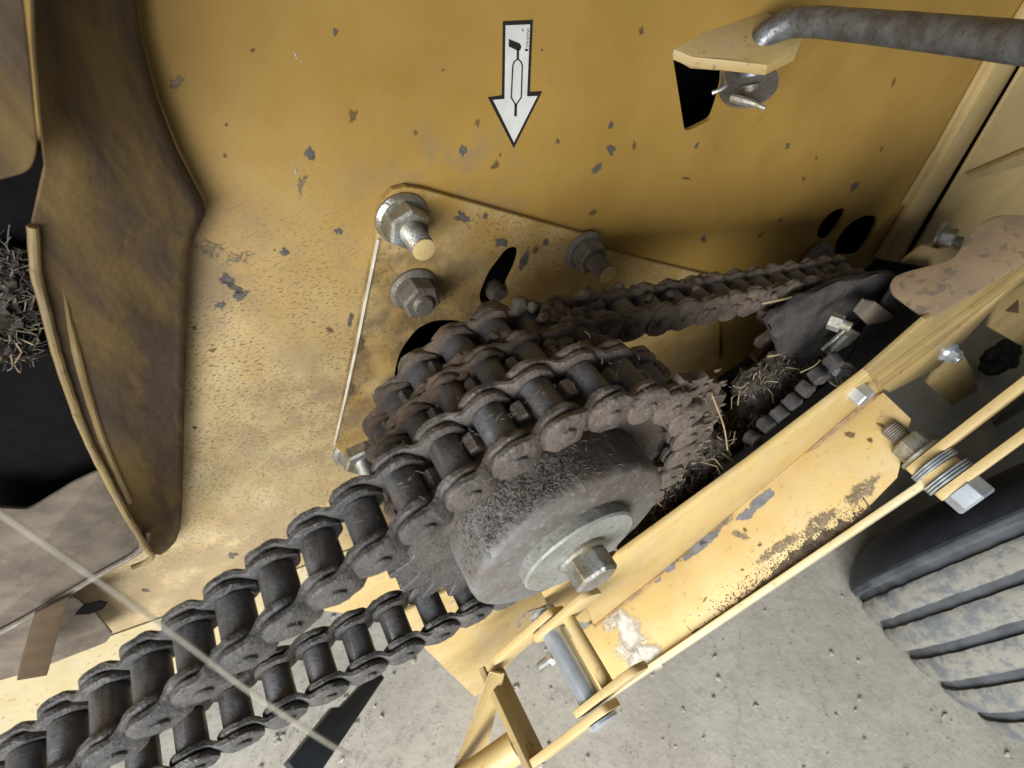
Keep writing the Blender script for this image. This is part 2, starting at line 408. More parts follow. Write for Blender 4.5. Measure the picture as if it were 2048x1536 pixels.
bm = B()
def fibre(bm, p0, d, l, r=.00022):
    m = p0 + d * l * .5 + Vector((random.uniform(-1, 1), random.uniform(-1, 1), random.uniform(-1, 1))) * l * .25
    tube(bm, [p0, m, p0 + d * l], r, 4, False)
for k in range(700):
    px = random.uniform(430, 2048) if k % 3 == 0 else random.gauss(640, 160); py = random.uniform(1180, 1560)
    r = ray(px, py); q = CAM + r * ((FZ - CAM.z) / r.z); an = random.uniform(0, 6.28)
    fibre(bm, q + Vector((0, 0, .0035)), Vector((math.cos(an), math.sin(an), random.uniform(-.05, .1))), random.uniform(.002, .007), random.uniform(.00015, .00035))
tag(obj('floor_litter', bm, 'chaff', smooth=0), 'short dark chaff bits littering the floor', 'litter', kind='stuff')

# ================================================================== SIDE PANEL
pts = [Vector((-.9, 0, .35)), Vector((.815, 0, .35)), Vector((.83, 0, -.70)), Vector((.12, 0, -.672)), Vector((-.212, 0, -.586)), Vector((-.337, 0, -.55)), Vector((-.9, 0, -.39))]
bm = prism(B(), pts, (0, .004, 0))
side = thing('machine_side', 'dusty yellow sheet metal side panel behind the chains', 'panel', (0, 0, -.6))
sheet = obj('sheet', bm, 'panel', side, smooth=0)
def hole(px_pts, Y=0.0, r=.0, depth=.06):
    q = [P(x, y, Y) for x, y in px_pts]
    if r: q = round_poly(q, r)
    return prism(B(), [v + Vector((0, -.03, 0)) for v in q], (0, depth, 0))
TAB = [(1343, 98), (1356, 180), (1369, 262), (1385, 258), (1424, 238), (1436, 205), (1446, 165), (1448, 128), (1400, 112)]
OV1 = [(1640, 480), (1632, 468), (1645, 440), (1668, 420), (1690, 415), (1692, 428), (1675, 455), (1655, 480)]
OV2 = [(1668, 512), (1672, 482), (1695, 450), (1725, 432), (1752, 430), (1755, 448), (1735, 485), (1715, 510)]
SLOT = [(1012, 497), (1030, 492), (1042, 505), (1036, 530), (1004, 596), (985, 612), (962, 610), (958, 590), (975, 545)]
PIT = [(835, 655), (870, 640), (930, 640), (950, 690), (880, 760), (810, 800), (785, 760), (800, 700)]
cut(sheet, [hole(TAB, 0, .004), hole(OV1, 0, .014), hole(OV2, 0, .014), hole(SLOT, 0, .008), hole(PIT, 0, .02)])
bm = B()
bx = [Vector((-.15, .10, .10)), Vector((1.1, .10, .10)), Vector((1.1, .10, -.66)), Vector((-.15, .10, -.66))]  # black box added behind the holes to keep light from leaking in
prism(bm, bx, (0, .01, 0)); obj('light_stop_back', bm, 'black', side, smooth=0)
bm = prism(B(), [Vector((1.1, .0055, .10)), Vector((1.1, .10, .10)), Vector((1.1, .10, -.66)), Vector((1.1, .0055, -.66))], (.01, 0, 0)); obj('light_stop_end', bm, 'black', side, smooth=0)
bm = prism(B(), [Vector((-.15, .0055, .10)), Vector((1.1, .0055, .10)), Vector((1.1, .11, .10)), Vector((-.15, .11, .10))], (0, 0, .01)); obj('light_stop_roof', bm, 'black', side, smooth=0)
bm = prism(B(), [Vector((-.15, .0055, -.655)), Vector((1.1, .0055, -.655)), Vector((1.1, .11, -.655)), Vector((-.15, .11, -.655))], (0, 0, -.01)); obj('light_stop_floor', bm, 'black', side, smooth=0)

# lower flange folded out under the panel
bm = B()
top = [Vector((-.9, -.001, -.392)), Vector((-.337, -.001, -.552)), Vector((-.212, -.001, -.588)), Vector((-.02, -.001, -.638))]
low = [P(-500, 1790, -.03), P(0, 1560, -.03), P(330, 1395, -.03), P(640, 1224, -.03)]
prism(bm, top + low[::-1], (0, .003, -.001))
obj('lower_flange', bm, 'flange', side, smooth=0)
bm = prism(B(), [P(648, 1222, -.08), P(800, 1241, -.08), P(960, 1240, -.08), P(960, 1080, -.08), P(740, 1060, -.08), P(690, 1120, -.08)], (0, .004, 0), .001)
tag(obj('bent_lip', bm, 'yellow', smooth=30), 'plain yellow sheet corner seen between the two chain runs', 'sheet')

def film(bm, ring, lift, core=.62):
    # ring of points -> fan with an attribute that falls to zero on the border
    lay = bm.verts.layers.float.get('film') or bm.verts.layers.float.new('film')
    c = sum(ring, Vector()) / len(ring); cv_ = bm.verts.new(c + lift); cv_[lay] = 1.0; A, Bv = [], []
    for p in ring:
        a = bm.verts.new(c + (p - c) * core + lift); a[lay] = 1.0; b = bm.verts.new(c + (p - c) * 1.12 + lift); b[lay] = 0.0; A.append(a); Bv.append(b)
    n = len(ring)
    for k in range(n):
        bm.faces.new((cv_, A[k], A[(k + 1) % n])); bm.faces.new((A[k], Bv[k], Bv[(k + 1) % n], A[(k + 1) % n]))
# chips and grime spots on the paint
def chip(px, py, w_, h_, ang, mat, Y=0.0, n=13, name='paint_chip', parent=None):
    c = P(px, py, Y); bm = B(); vs = []; s_ = (P(px + 1, py, Y) - c).length
    ca, sa = math.cos(ang), math.sin(ang)
    n = 22; sd = random.uniform(0, 90)
    for k in range(n):
        a = 2 * math.pi * k / n; rr = .82 + .62 * noise.noise(Vector((math.cos(a) * 1.6 + sd, math.sin(a) * 1.6, 0))) + random.uniform(-.10, .10)
        x, y = math.cos(a) * w_ * .44 * rr, math.sin(a) * h_ * .44 * rr
        vs.append(P(px + x * ca - y * sa, py + x * sa + y * ca, Y))
    film(bm, vs, OUT * .00035, .6 if mat == 'chip' else .3); return obj(name, bm, mat, parent or sheet, smooth=0)
R_ = math.radians
for a in [(705, 232, 26, 34, .3, 'stain'), (618, 308, 30, 44, -.4, 'chip'), (926, 300, 22, 28, -.3, 'chip'), (1222, 298, 22, 26, .2, 'chip'),
          (1192, 338, 18, 40, .9, 'chip'), (1221, 250, 14, 22, .2, 'chip'), (1268, 290, 12, 28, .1, 'stain'), (1282, 62, 16, 26, .2, 'stain'), (1186, 424, 26, 16, -.5, 'stain'),
          (569, 504, 26, 22, .1, 'chip'), (677, 462, 22, 22, .5, 'chip'), (670, 64, 14, 22, 0, 'chip'), (505, 100, 16, 14, 0, 'stain'), (452, 250, 12, 10, 0, 'stain'),
          (450, 312, 14, 14, 0, 'stain'), (352, 168, 52, 60, .6, 'smear'), (604, 362, 24, 80, .25, 'smear'), (990, 330, 18, 34, .5, 'stain'), (1000, 310, 8, 14, .3, 'stain'),
          (955, 245, 14, 24, 0, 'stain'), (1115, 283, 12, 14, 0, 'stain'), (1392, 292, 10, 24, .5, 'chip'), (1575, 292, 10, 22, .4, 'chip'), (1632, 316, 8, 12, .4, 'stain'),
          (1606, 358, 10, 16, .4, 'stain'), (1710, 372, 16, 36, .7, 'chip'), (1763, 298, 8, 16, .4, 'stain'), (1787, 165, 10, 34, .3, 'stain'), (1840, 345, 8, 20, .4, 'stain'), (1372, 356, 30, 8, 0, 'stain'),
          (1407, 478, 16, 22, 0, 'chip'), (1084, 99, 6, 8, 0, 'chip'), (830, 266, 12, 16, 0, 'stain'), (885, 140, 10, 8, 0, 'stain'), (1560, 440, 10, 26, .9, 'stain'), (1520, 470, 8, 24, .9, 'stain'),
          (455, 560, 40, 34, .2, 'chip'), (480, 590, 46, 26, -.2, 'chip'), (440, 610, 24, 22, .1, 'chip'), (470, 575, 60, 18, .5, 'chip'), (470, 515, 90, 46, -.2, 'smear'), (420, 495, 80, 60, .1, 'smear'),
          (465, 1110, 26, 16, .1, 'chip'), (290, 1180, 24, 10, .1, 'chip'), (548, 500, 8, 6, 0, 'stain'), (388, 655, 14, 8, 0, 'chip'), (425, 700, 30, 8, -.2, 'stain'),
          (390, 855, 18, 10, 0, 'stain'), (700, 640, 14, 40, .2, 'chip'), (660, 660, 26, 14, .6, 'stain')]:
    chip(*a)
for (x, y, l_, a) in [(574, 72, 12, 1.2), (590, 108, 30, 1.2), (552, 124, 8, 1.0), (602, 122, 8, 1.0), (590, 340, 50, 1.35)]:
    chip(x, y, l_, 7, a, 'pale_film', name='scratch')

# ------------------------------------------------------------------ bearing mounting plate
PY = -.006
pl = thing('mounting_plate', 'raised yellow bearing plate with slotted hole and speckled dust', 'plate', P(900, 640, 0))
q = round_poly([P(756, 392, PY), P(1192, 474, PY)], 0) if False else None
outline = [P(x, y, PY) for x, y in [(755, 470), (757, 432), (766, 402), (786, 381), (812, 374), (842, 378), (1188, 474), (1204, 500), (1440, 556), (1440, 720), (1050, 1010), (760, 985), (668, 892)]]
bm = prism(B(), outline, (0, -PY - .0004, 0), .0012)
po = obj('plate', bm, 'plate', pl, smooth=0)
cut(po, [hole(SLOT, PY, .008), hole(PIT, PY, .02)])
for a in [(925, 436, 44, 26, .2, 'chip'), (970, 432, 14, 18, .4, 'chip'), (918, 424, 8, 10, 0, 'chip'), (1090, 484, 14, 18, .2, 'chip'), (1048, 520, 22, 54, .4, 'chip'), (1000, 486, 40, 22, .2, 'chip'), (1070, 500, 18, 30, .2, 'stain'), (700, 780, 30, 40, .3, 'stain'), (720, 690, 30, 50, .3, 'stain')]:
    chip(*a, Y=PY - .0002, parent=po)
# pale bare line along the left edge of the plate
bm = tube(B(), [P(757, 478, PY - .0005), P(736, 580, PY - .0005), P(714, 690, PY - .0005), P(690, 800, PY - .0005), P(669, 888, PY - .0005)], .0012, 6)
obj('pale_edge_bead', bm, 'thread', po)

# ------------------------------------------------------------------ nuts and studs on the panel
def stud(px, py, Y, label, af=.026, nh=.014, fl=.0185, r=.008, ln=.020, mat='bolt', rot=.2, cap=None, axis=OUT, washer=True, group='nuts and studs on the panel', name='flange_nut'):
    o = P(px, py, Y) if not isinstance(px, Vector) else px
    t = thing(name, label, 'nut', o, group); a = 0.0
    if washer:
        obj('flange', lathe(B(), [(0, fl), (.0022, fl), (.0045, fl * .86)], o, axis, 36), mat, t); a = .0035
    obj('hex', hexa(B(), o + axis * a, axis, af, nh, rot), mat, t, smooth=25); a += nh
    if ln:
        te_ = obj('threaded_end', thread(B(), o + axis * (a - .001), axis, r, ln), mat, t, smooth=50)
        if cap: obj('painted_tip', lathe(B(), [(0, r * .95), (.001, r * .95), (.0014, r * .85)], o + axis * (a - .001 + ln + r * .1), axis, 24), cap, te_)
    return t
stud(803, 436, PY, 'galvanised flange nut with yellow tipped stud at the upper corner of the plate', ln=.021, cap='yellow', rot=.55)
stud(1166, 500, PY, 'dull flange nut and stud right of the slotted hole, above the chain', ln=.020, mat='nut_dirty', cap='yellow', rot=.1)
stud(826, 578, PY, 'short dirt covered nut just below the yellow tipped stud', nh=.016, ln=.0045, mat='nut_dirty', rot=.9)
stud(714, 898, 0.0, 'zinc nut with bright thread beside the left chain run', af=.031, nh=.015, fl=.0235, ln=.020, r=.0078, rot=.3)
stud(752, 838, 0.0, 'yellow edged nut peeping out left of the narrow chain', af=.024, nh=.012, fl=.017, ln=0, mat='nut_dirty', rot=.7)

# ------------------------------------------------------------------ shaft bolt in the slot
bm = lathe(B(), [(0, .0085), (.010, .0085), (.013, .006)], P(984, 574, .004), OUT, 20, jit=.0006)
tag(obj('slot_bolt', bm, 'caked'), 'grimy round bolt end inside the dark slot', 'bolt')

# ------------------------------------------------------------------ arrow decal
dk = thing('arrow_decal', 'white arrow sticker with black border and grease gun drawing', 'sticker', P(1028, 170, 0))
def flat(name, pp, mat, lift, parent=dk):
    bm = B(); bm.faces.new([bm.verts.new(P(x, y, 0) + OUT * lift) for x, y in pp]); return obj(name, bm, mat, parent, smooth=0)
flat('black_border', [(1005, 42), (1065, 39), (1059, 183), (1084, 182), (1027, 296), (975, 194), (1003, 190)], 'decal_k', .0004)
flat('white_face', [(1010, 50), (1059, 48), (1053, 192), (1074, 191), (1027, 284), (985, 199), (1008, 197)], 'decal_w', .0007)
flat('gun_handle', [(1016, 77), (1038, 86), (1041, 92), (1039, 99), (1037, 100), (1031, 99), (1016, 92)], 'decal_k', .001)
bm = B()
def strip(pts_, w_):
    for (x0, y0), (x1, y1) in zip(pts_, pts_[1:]):
        d = Vector((x1 - x0, y1 - y0)).normalized(); nx_, ny_ = -d.y * w_ / 2, d.x * w_ / 2; ex, ey = d.x * w_ * .3, d.y * w_ * .3
        bm.faces.new([bm.verts.new(P(x, y, 0) + OUT * .001) for x, y in [(x0 + nx_ - ex, y0 + ny_ - ey), (x1 + nx_ + ex, y1 + ny_ + ey), (x1 - nx_ + ex, y1 - ny_ + ey), (x0 - nx_ - ex, y0 - ny_ - ey)]])
strip([(1034, 98), (1034, 117)], 4.6)
strip([(1034, 117), (1027, 122), (1024, 130), (1021, 194), (1030, 209)], 2.6)
strip([(1034, 117), (1040, 122), (1043, 130), (1041, 194), (1030, 209)], 2.6)
obj('gun_outline', bm, 'decal_k', dk, smooth=0)
bm = B(); strip([(1030, 208), (1029.5, 230)], 5.2); obj('gun_nozzle', bm, 'decal_k', dk, smooth=0)
bm = B()   # line of tiny printed characters up the right side, too small to read
for k in range(11):
    y = 56 + k * 3.6; x = 1054.5 - k * .18
    strip([(x - 2.2, y), (x + 2.0, y + (.6 if k % 2 else -.4))], 1.0); 
    if k % 3: strip([(x + (1.5 if k % 2 else -1.8), y), (x + (1.5 if k % 2 else -1.8), y + 2.2)], .8)
strip([(1049.5, 99), (1053.5, 99)], 4.2); strip([(1043, 57), (1045, 61)], 1.6)
obj('tiny_print', bm, 'decal_k', dk, smooth=0)

# ================================================================== SPROCKETS AND CHAINS
AX, AZ = .083, -.304
PITCH = .0254
def gear(bm, R, T, phase, Y, th, tip=.0062, root=.0085, seg=5):
    prof = []
    for k in range(T):
        a0 = phase + 2 * math.pi * k / T; h = math.pi / T
        for da, rr in ((-h, R - root), (-.62 * h, R - root * .8), (-.36 * h, R + .001), (-.15 * h, R + tip), (.15 * h, R + tip), (.36 * h, R + .001), (.62 * h, R - root * .8)):
            prof.append(Vector((AX + rr * math.cos(a0 + da), Y - th / 2, AZ + rr * math.sin(a0 + da))))
    return prism(bm, prof, (0, th, 0), .0008, 1)
def walk(path, p, start=0.0):
    # pins one pitch apart along a dense polyline in XZ
    out = [path[0].copy()]; i = 1
    while i < len(path):
        if (path[i] - out[-1]).length >= p:
            a, b = path[i - 1], path[i]; c = out[-1]
            lo, hi = 0.0, 1.0
            for _ in range(25):
                m = (lo + hi) / 2
                if ((a + (b - a) * m) - c).length < p: lo = m
                else: hi = m
            out.append(a + (b - a) * lo)
        else: i += 1
    return out
def arc(cx, cz, R, a0, a1, n=240): return [Vector((cx + R * math.cos(math.radians(a0 + (a1 - a0) * k / n)), cz + R * math.sin(math.radians(a0 + (a1 - a0) * k / n)))) for k in range(n + 1)]
def line(a, b, n=200): a, b = Vector(a), Vector(b); return [a + (b - a) * (k / n) for k in range(n + 1)]
def sidebar_mesh(name, p, yo, yi, th, hh, mat, seed=0):
    # one cranked side plate: outer end at x=0 (offset yo), inner end at x=p (offset yi), figure-eight outline
    bm = B(); st = []; nseg = 22
    e = hh
    for k in range(nseg + 1):
        x = -e + (p + 2 * e) * k / nseg
        if x < 0: h = math.sqrt(max(0, e * e - x * x))
        elif x > p: h = math.sqrt(max(0, e * e - (x - p) ** 2))
        else: h = e * (1 - .22 * math.sin(math.pi * x / p) ** 2)
        h = max(h, e * .16)
        t = min(1, max(0, (x / p - .3) / .4)); t = t * t * (3 - 2 * t)
        st.append((x, h, yo + (yi - yo) * t))
    rings = []
    for x, h, y in st:
        b = th * .32; hb = max(h - b, h * .5)
        rings.append([bm.verts.new((x, y + s1 * th / 2 * k1, z)) for s1, k1, z in
                      ((-1, .55, -h), (-1, 1, -hb), (-1, 1, hb), (-1, .55, h), (1, .55, h), (1, 1, hb), (1, 1, -hb), (1, .55, -h))])
    for i in range(len(rings) - 1):
        for k in range(8): bm.faces.new((rings[i][k], rings[i][(k + 1) % 8], rings[i + 1][(k + 1) % 8], rings[i + 1][k]))
    bm.faces.new(rings[0]); bm.faces.new(list(reversed(rings[-1])))
    for v in bm.verts: v.co += noise.noise_vector(v.co * 170 + Vector((seed * 9.1, 0, 0))) * (.0006 if mat == 'chain' else .0011) + noise.noise_vector(v.co * 420 + Vector((seed * 5.1, 3, 0))) * .0004
    bmesh.ops.recalc_face_normals(bm, faces=bm.faces)
    me = bpy.data.meshes.new(name); bm.to_mesh(me); bm.free()
    me.polygons.foreach_set('use_smooth', [True] * len(me.polygons)); me.set_sharp_from_angle(angle=math.radians(45)); me.materials.append(MT[mat]); return me
def mesh_of(name, bm, mat, ang=40):
    bmesh.ops.recalc_face_normals(bm, faces=bm.faces)
    me = bpy.data.meshes.new(name); bm.to_mesh(me); bm.free()
    me.polygons.foreach_set('use_smooth', [True] * len(me.polygons)); me.set_sharp_from_angle(angle=math.radians(ang)); me.materials.append(MT[mat]); return me
def chain(name, label, pins, Y, hw_o, hw_i, rol, p=PITCH, th=.0034, hh=.0112, rr=.0081, mat='chain', rmat='roller', group='drive chains on the sprockets'):
    t = thing(name, label, 'chain', (pins[0].x, Y, pins[0].y), group)
    sb = [[sidebar_mesh('side_plate', p, s * hw_o, s * hw_i, th, hh, mat, k) for k in range(3)] for s in (-1, 1)]
    rm = mesh_of('roller', lathe(B(), [(-rol, rr * .9), (-rol + .001, rr), (rol - .001, rr), (rol, rr * .9)], (0, 0, 0), (0, 1, 0), 22, jit=.0002), rmat)
    h2 = hw_o + th / 2
    pm = mesh_of('pin', lathe(B(), [(-h2 - .0022, .0030), (-h2 - .0016, .0043), (-h2, .0046), (h2, .0046), (h2 + .0016, .0043), (h2 + .0022, .003)], (0, 0, 0), (0, 1, 0), 14, jit=.0003), mat)
    for i in range(len(pins) - 1):
        a, b = pins[i], pins[i + 1]; an = math.atan2(b.y - a.y, b.x - a.x)
        Mx = Matrix.Translation((a.x, Y, a.y)) @ Matrix.Rotation(-an, 4, 'Y')
        for s in (0, 1): share('side_plate', sb[s][(i * 7 + s) % 3], Mx, t)
        share('roller', rm, Mx @ Matrix.Rotation(random.uniform(0, 6), 4, 'Y'), t)
        share('pin', pm, Mx @ Matrix.Rotation(random.uniform(0, 6), 4, 'Y'), t)
    return t

# wide chain on the front sprocket: upper run from lower left, over the top, back along the bottom
YA, RA = -.1893, .0935
tA = math.radians(90 + 21.5)
ta = Vector((AX + RA * math.cos(tA), AZ + RA * math.sin(tA)))
dl = Vector((-math.cos(math.radians(21.5)), -math.sin(math.radians(21.5))))
tb = math.radians(-96); te = Vector((AX + RA * math.cos(tb), AZ + RA * math.sin(tb)))
lowdir = Vector((-1.0, .095)).normalized()
pathA = line(ta + dl * .3214, ta, 300)[:-1] + arc(AX, AZ, RA, 111.5, -96, 500) + line(te, te + lowdir * .30, 300)[1:]
pinsA = walk(pathA, PITCH)
chain('wide_drive_chain', 'wide grimy roller chain running in from the lower left over the front sprocket', pinsA, YA, .0178, .0126, .0106, th=.0044, hh=.0124, rr=.0087)
# middle chain wrapped all round its sprocket
YB, RB, TB = -.153, .0236 / (2 * math.sin(math.pi / 21)), 21
pinsB = [Vector((AX + RB * math.cos(math.radians(200 - 360 / 21 * k)), AZ + RB * math.sin(math.radians(200 - 360 / 21 * k)))) for k in range(22)]
chain('coupling_chain', 'brown caked chain wrapped round the middle sprocket', pinsB, YB, .0145, .0112, .0092, p=.0236, mat='caked', rmat='roller')
# rear chain leading off to the far sprocket on the right
YC, RC = -.122, .072
slope = math.radians(-16.5)
tc = Vector((AX + RC * math.cos(math.radians(73.5)), AZ + RC * math.sin(math.radians(73.5))))
dr = Vector((math.cos(slope), math.sin(slope)))
FR = .052
far_top = tc + dr * .335
FX, FZc = far_top.x - FR * math.cos(math.radians(72)), far_top.y - FR * math.sin(math.radians(72))
pathC = arc(AX, AZ, RC, 255, 73.5, 400) + line(tc, far_top, 300)[1:] + arc(FX, FZc, FR, 72, -80, 200)[1:]
pinsC = walk(pathC, PITCH * .94)
chain('rear_drive_chain', 'narrow brown chain running from the rear sprocket to the upper right', pinsC, YC, .0125, .0098, .0082, p=PITCH * .94, hh=.0130, th=.0044, rr=.0092, mat='caked', rmat='roller')

def phase_of(pins, R):
    for q in pins:
        d = Vector((q.x - AX, q.y - AZ))
        if abs(d.length - R) < .0006 and d.y > 0: return math.atan2(d.y, d.x)
    return 0
sp = thing('sprocket_hub', 'grey three-row sprocket with dusty drum hub, washer and hex bolt', 'sprocket', (AX, 0, AZ))
obj('front_sprocket', gear(B(), RA, 23, phase_of(pinsA, RA) + math.pi / 23, YA, .010), 'chain', sp, smooth=25)
obj('middle_sprocket', gear(B(), RB, 21, phase_of(pinsB, RB) + math.pi / 21, YB, .009), 'chain', sp, smooth=25)
obj('rear_sprocket', gear(B(), RC, 20, phase_of(pinsC, RC) + math.pi / 20, YC, .009), 'chain', sp, smooth=25)
obj('shaft', lathe(B(), [(.062, .020), (.20, .020)], (AX, 0, AZ), OUT, 32), 'caked', sp)
arm = [P(x, y, -.055) for x, y in [(945, 660), (972, 622), (1000, 612), (1025, 625), (1010, 670), (960, 740), (930, 720)]]
obj('idler_arm', prism(B(), arm, (0, .010, 0), .002), 'caked', sp)
hr = .0635
prof = [(.19, hr * .97), (.1915, hr), (.20, hr), (.21, hr), (.2185, hr), (.2225, hr * .985), (.224, hr * .95), (.224, .03)]
drum_o = obj('drum', lathe(B(), prof, (AX, 0, AZ), OUT, 72, jit=.0004), 'drum', sp, smooth=50)
obj('washer', lathe(B(), [(.224, .0358), (.2305, .0362), (.2318, .0350), (.2318, .01)], (AX, 0, AZ), OUT, 56, jit=.0002), 'washer', sp)
bt = obj('bolt_flange', lathe(B(), [(.2318, .0155), (.2338, .0155), (.2352, .0135)], (AX, 0, AZ), OUT, 36), 'bolt', sp)
obj('hex_head', hexa(B(), Vector((AX, -.2345, AZ)), OUT, .0235, .0145, .5), 'bolt', bt, smooth=25)
bm = B()    # crusted guard crescent on the right of the front sprocket
po_, pi_ = [], []
for k in range(26):
    a = math.radians(-34 + 80 * k / 25); ro = .123 - .016 * abs(k / 12.5 - 1) ** 3 + .0022 * math.sin(k * 2.1) + random.uniform(-.0012, .0012)
    po_.append(Vector((AX + ro * math.cos(a), -.196, AZ + ro * math.sin(a)))); pi_.append(Vector((AX + .088 * math.cos(a), -.196, AZ + .088 * math.sin(a))))
prism(bm, po_ + pi_[::-1], (0, -.007, 0), .001)
obj('crusted_guard_rim', bm, 'caked', sp)
bm = B()    # grease and dust caked between the rows of chain on the shaded side
for k in range(330):
    a = math.radians(random.uniform(5, 125)); yy = random.choice((-.1375, -.171)) + random.gauss(0, .004); rr = random.uniform(.069, .083) + (.007 if yy < -.16 else 0)
    lump(bm, (AX + rr * math.cos(a), yy, AZ + rr * math.sin(a)), random.uniform(.0025, .0065), .55, 2.5, 2, (1, .7, 1))
for k in range(260):
    a = math.radians(random.uniform(-20, 70)); yy = random.uniform(-.18, -.11); rr = random.uniform(.072, .088)
    lump(bm, (AX + rr * math.cos(a), yy, AZ + rr * math.sin(a)), random.uniform(.003, .0075), .55, 2.5, 2, (1, .8, 1))
for k in range(200):     # and along the rear chain's upper run
    t = random.random(); c = tc + (far_top - tc) * t; nn_ = Vector((-dr.y, dr.x))
    c = c + nn_ * random.gauss(-.001, .005); yy = YC + random.choice((-.0125, 0, .0125)) + random.gauss(0, .002)
    lump(bm, (c.x, yy, c.y), random.uniform(.002, .0052), .55, 2.5, 2, (1.3, .8, 1))
for v in bm.verts: v.co += noise.noise_vector(v.co * 350) * .0012
tag(obj('grease_cake', bm, 'caked', sp, smooth=70), None, None, kind='stuff')
bm = B()    # flakes of dried grease standing off the crescent's face
for k in range(46):
    a = math.radians(random.uniform(-32, 44)); ro = random.uniform(.104, .122); t_ = Vector((-math.sin(a), 0, math.cos(a))); n_ = Vector((math.cos(a), 0, math.sin(a)))
    c = Vector((AX + ro * math.cos(a), -.2034, AZ + ro * math.sin(a))); l_ = random.uniform(.002, .005)
    prism(bm, [c - t_ * .0012, c + n_ * l_ * .4 - t_ * .0016 + OUT * .0006, c + n_ * l_ + OUT * .0012, c + n_ * l_ * .5 + t_ * .0014 + OUT * .0008, c + t_ * .001], OUT * .0007)
tag(obj('grease_flakes', bm, 'caked', sp, smooth=0), None, None, kind='stuff')
bm = B()    # chaff stuck to the top of the drum
def fibre(bm, p0, d, l, r=.00022):
    m = p0 + d * l * .5 + Vector((random.uniform(-1, 1), random.uniform(-1, 1), random.uniform(-1, 1))) * l * .25
    tube(bm, [p0, m, p0 + d * l], r, 4, False)
for k in range(900):
    a = math.radians(random.gauss(118, 20)); y = -random.uniform(.199, .221); rr = hr + .0002
    p0 = Vector((AX + rr * math.cos(a), y, AZ + rr * math.sin(a)))
    d = Vector((random.uniform(-1, 1), random.uniform(-1, 1), random.uniform(-1, 1))); nrm = Vector((math.cos(a), 0, math.sin(a)))
    d = (d - nrm * d.dot(nrm) * .8).normalized()
    fibre(bm, p0, d, random.uniform(.0010, .0035), .00011)
tag(obj('stuck_chaff', bm, 'lint', drum_o, smooth=0), None, None, kind='stuff')
bm = B()
for k in range(1300):
    a = math.radians(random.gauss(112, 20)); y = -random.uniform(.194, .217)
    nrm = Vector((math.cos(a), 0, math.sin(a))); d = Vector((random.uniform(-1, 1), random.uniform(-1, 1), random.uniform(-1, 1))); d = (d - nrm * d.dot(nrm) * .7).normalized()
    fibre(bm, Vector((AX + hr * math.cos(a), y, AZ + hr * math.sin(a))), d, random.uniform(.0008, .0026), .00016)
tag(obj('chaff_bits', bm, 'chaff', drum_o, smooth=0), None, None, kind='stuff')

bm = B()
for k in range(420):
    q = random.choice(pinsA[8:28]); p0 = Vector((q.x, YA + random.choice((-.0205, .018, 0)) + random.gauss(0, .002), q.y)) + Vector((random.gauss(0, .007), 0, .009 + random.gauss(0, .003)))
    fibre(bm, p0, Vector((random.gauss(0, 1), random.gauss(0, 1), random.gauss(0, .4))).normalized(), random.uniform(.001, .005), .00012)
tag(obj('chain_lint', bm, 'lint', sp, smooth=0), None, None, kind='stuff')
# far sprocket, bracket and bolts at the upper right end of the rear chain
fs = thing('far_sprocket', 'small caked sprocket at the upper right end of the brown chain', 'sprocket', (FX, YC, FZc))
bm = B(); prof = []
for k in range(14):
    for da, rr in ((-.2, FR - .008), (-.07, FR + .004), (.07, FR + .004), (.2, FR - .008)):
        a = 2 * math.pi * k / 14 + da; prof.append(Vector((FX + rr * math.cos(a), YC - .005, FZc + rr * math.sin(a))))
prism(bm, prof, (0, .009, 0), .001, 1); obj('disc', bm, 'caked', fs, smooth=25)
obj('hub', lathe(B(), [(.09, .024), (.10, .024), (.130, .022), (.135, .016)], (FX, 0, FZc), OUT, 32, jit=.001), 'caked', fs)
bm = lathe(B(), [(0, .020), (.004, .020), (.012, .017), (.017, .008), (.0175, .002)], P(1628, 510, -.004), OUT, 32)
tag(obj('dome_bolt', bm, 'nut_dirty'), 'smooth domed bolt head above the brown chain near the slotted holes', 'bolt')
# ================================================================== DARK TENSIONER CORNER
def plate(name, pxs, Y, th, mat, label, cat, bev=.001, r=0.0, group=None, parent=None, vec=None):
    q = [P(x, y, Y) for x, y in pxs]
    if r: q = round_poly(q, r)
    o = obj(name, prism(B(), q, vec or (0, th, 0), bev), mat, parent, smooth=30)
    if label: tag(o, label, cat, group)
    return o
bm = B(); q = [P(x, y, -.15) for x, y in [(1535, 640), (1600, 600), (1700, 560), (1790, 545), (1800, 580), (1720, 640), (1660, 700), (1600, 735), (1565, 740), (1555, 690)]]
prism(bm, q, (0, .006, 0), .0015); bmesh.ops.subdivide_edges(bm, edges=bm.edges, cuts=3)
for v in bm.verts: v.co += noise.noise_vector(v.co * 90) * .004 + noise.noise_vector(v.co * 300) * .002
tag(obj('tensioner_plate', bm, 'sludge', smooth=60), 'mud caked dark tensioner plate below the brown chain end', 'plate')
plate('black_apron', [(1225, 1120), (1330, 1005), (1500, 890), (1690, 740), (1745, 640), (1800, 560), (1900, 600), (1900, 640), (1300, 1130)], -.165, .004, 'flat_black', 'matte black apron behind the top edge of the trough', 'apron')  # plain matte black sheet along the trough's top edge
plate('shade_backing', [(1300, 1000), (1440, 760), (1620, 640), (1760, 520), (1880, 540), (1880, 700), (1400, 1060)], -.10, .004, 'black', 'black shade-coloured liner behind the straw heap', 'backing')  # black sheet stands in for the shadowed inside of the trough
plate('loose_flap', [(1710, 625), (1730, 600), (1752, 604), (1790, 632), (1770, 645), (1735, 650)], -.168, .003, 'mud', 'small dull grey metal flap in the dark corner under the spotted bracket', 'flap')
ax2 = (OUT + Vector((.35, 0, .1))).normalized()
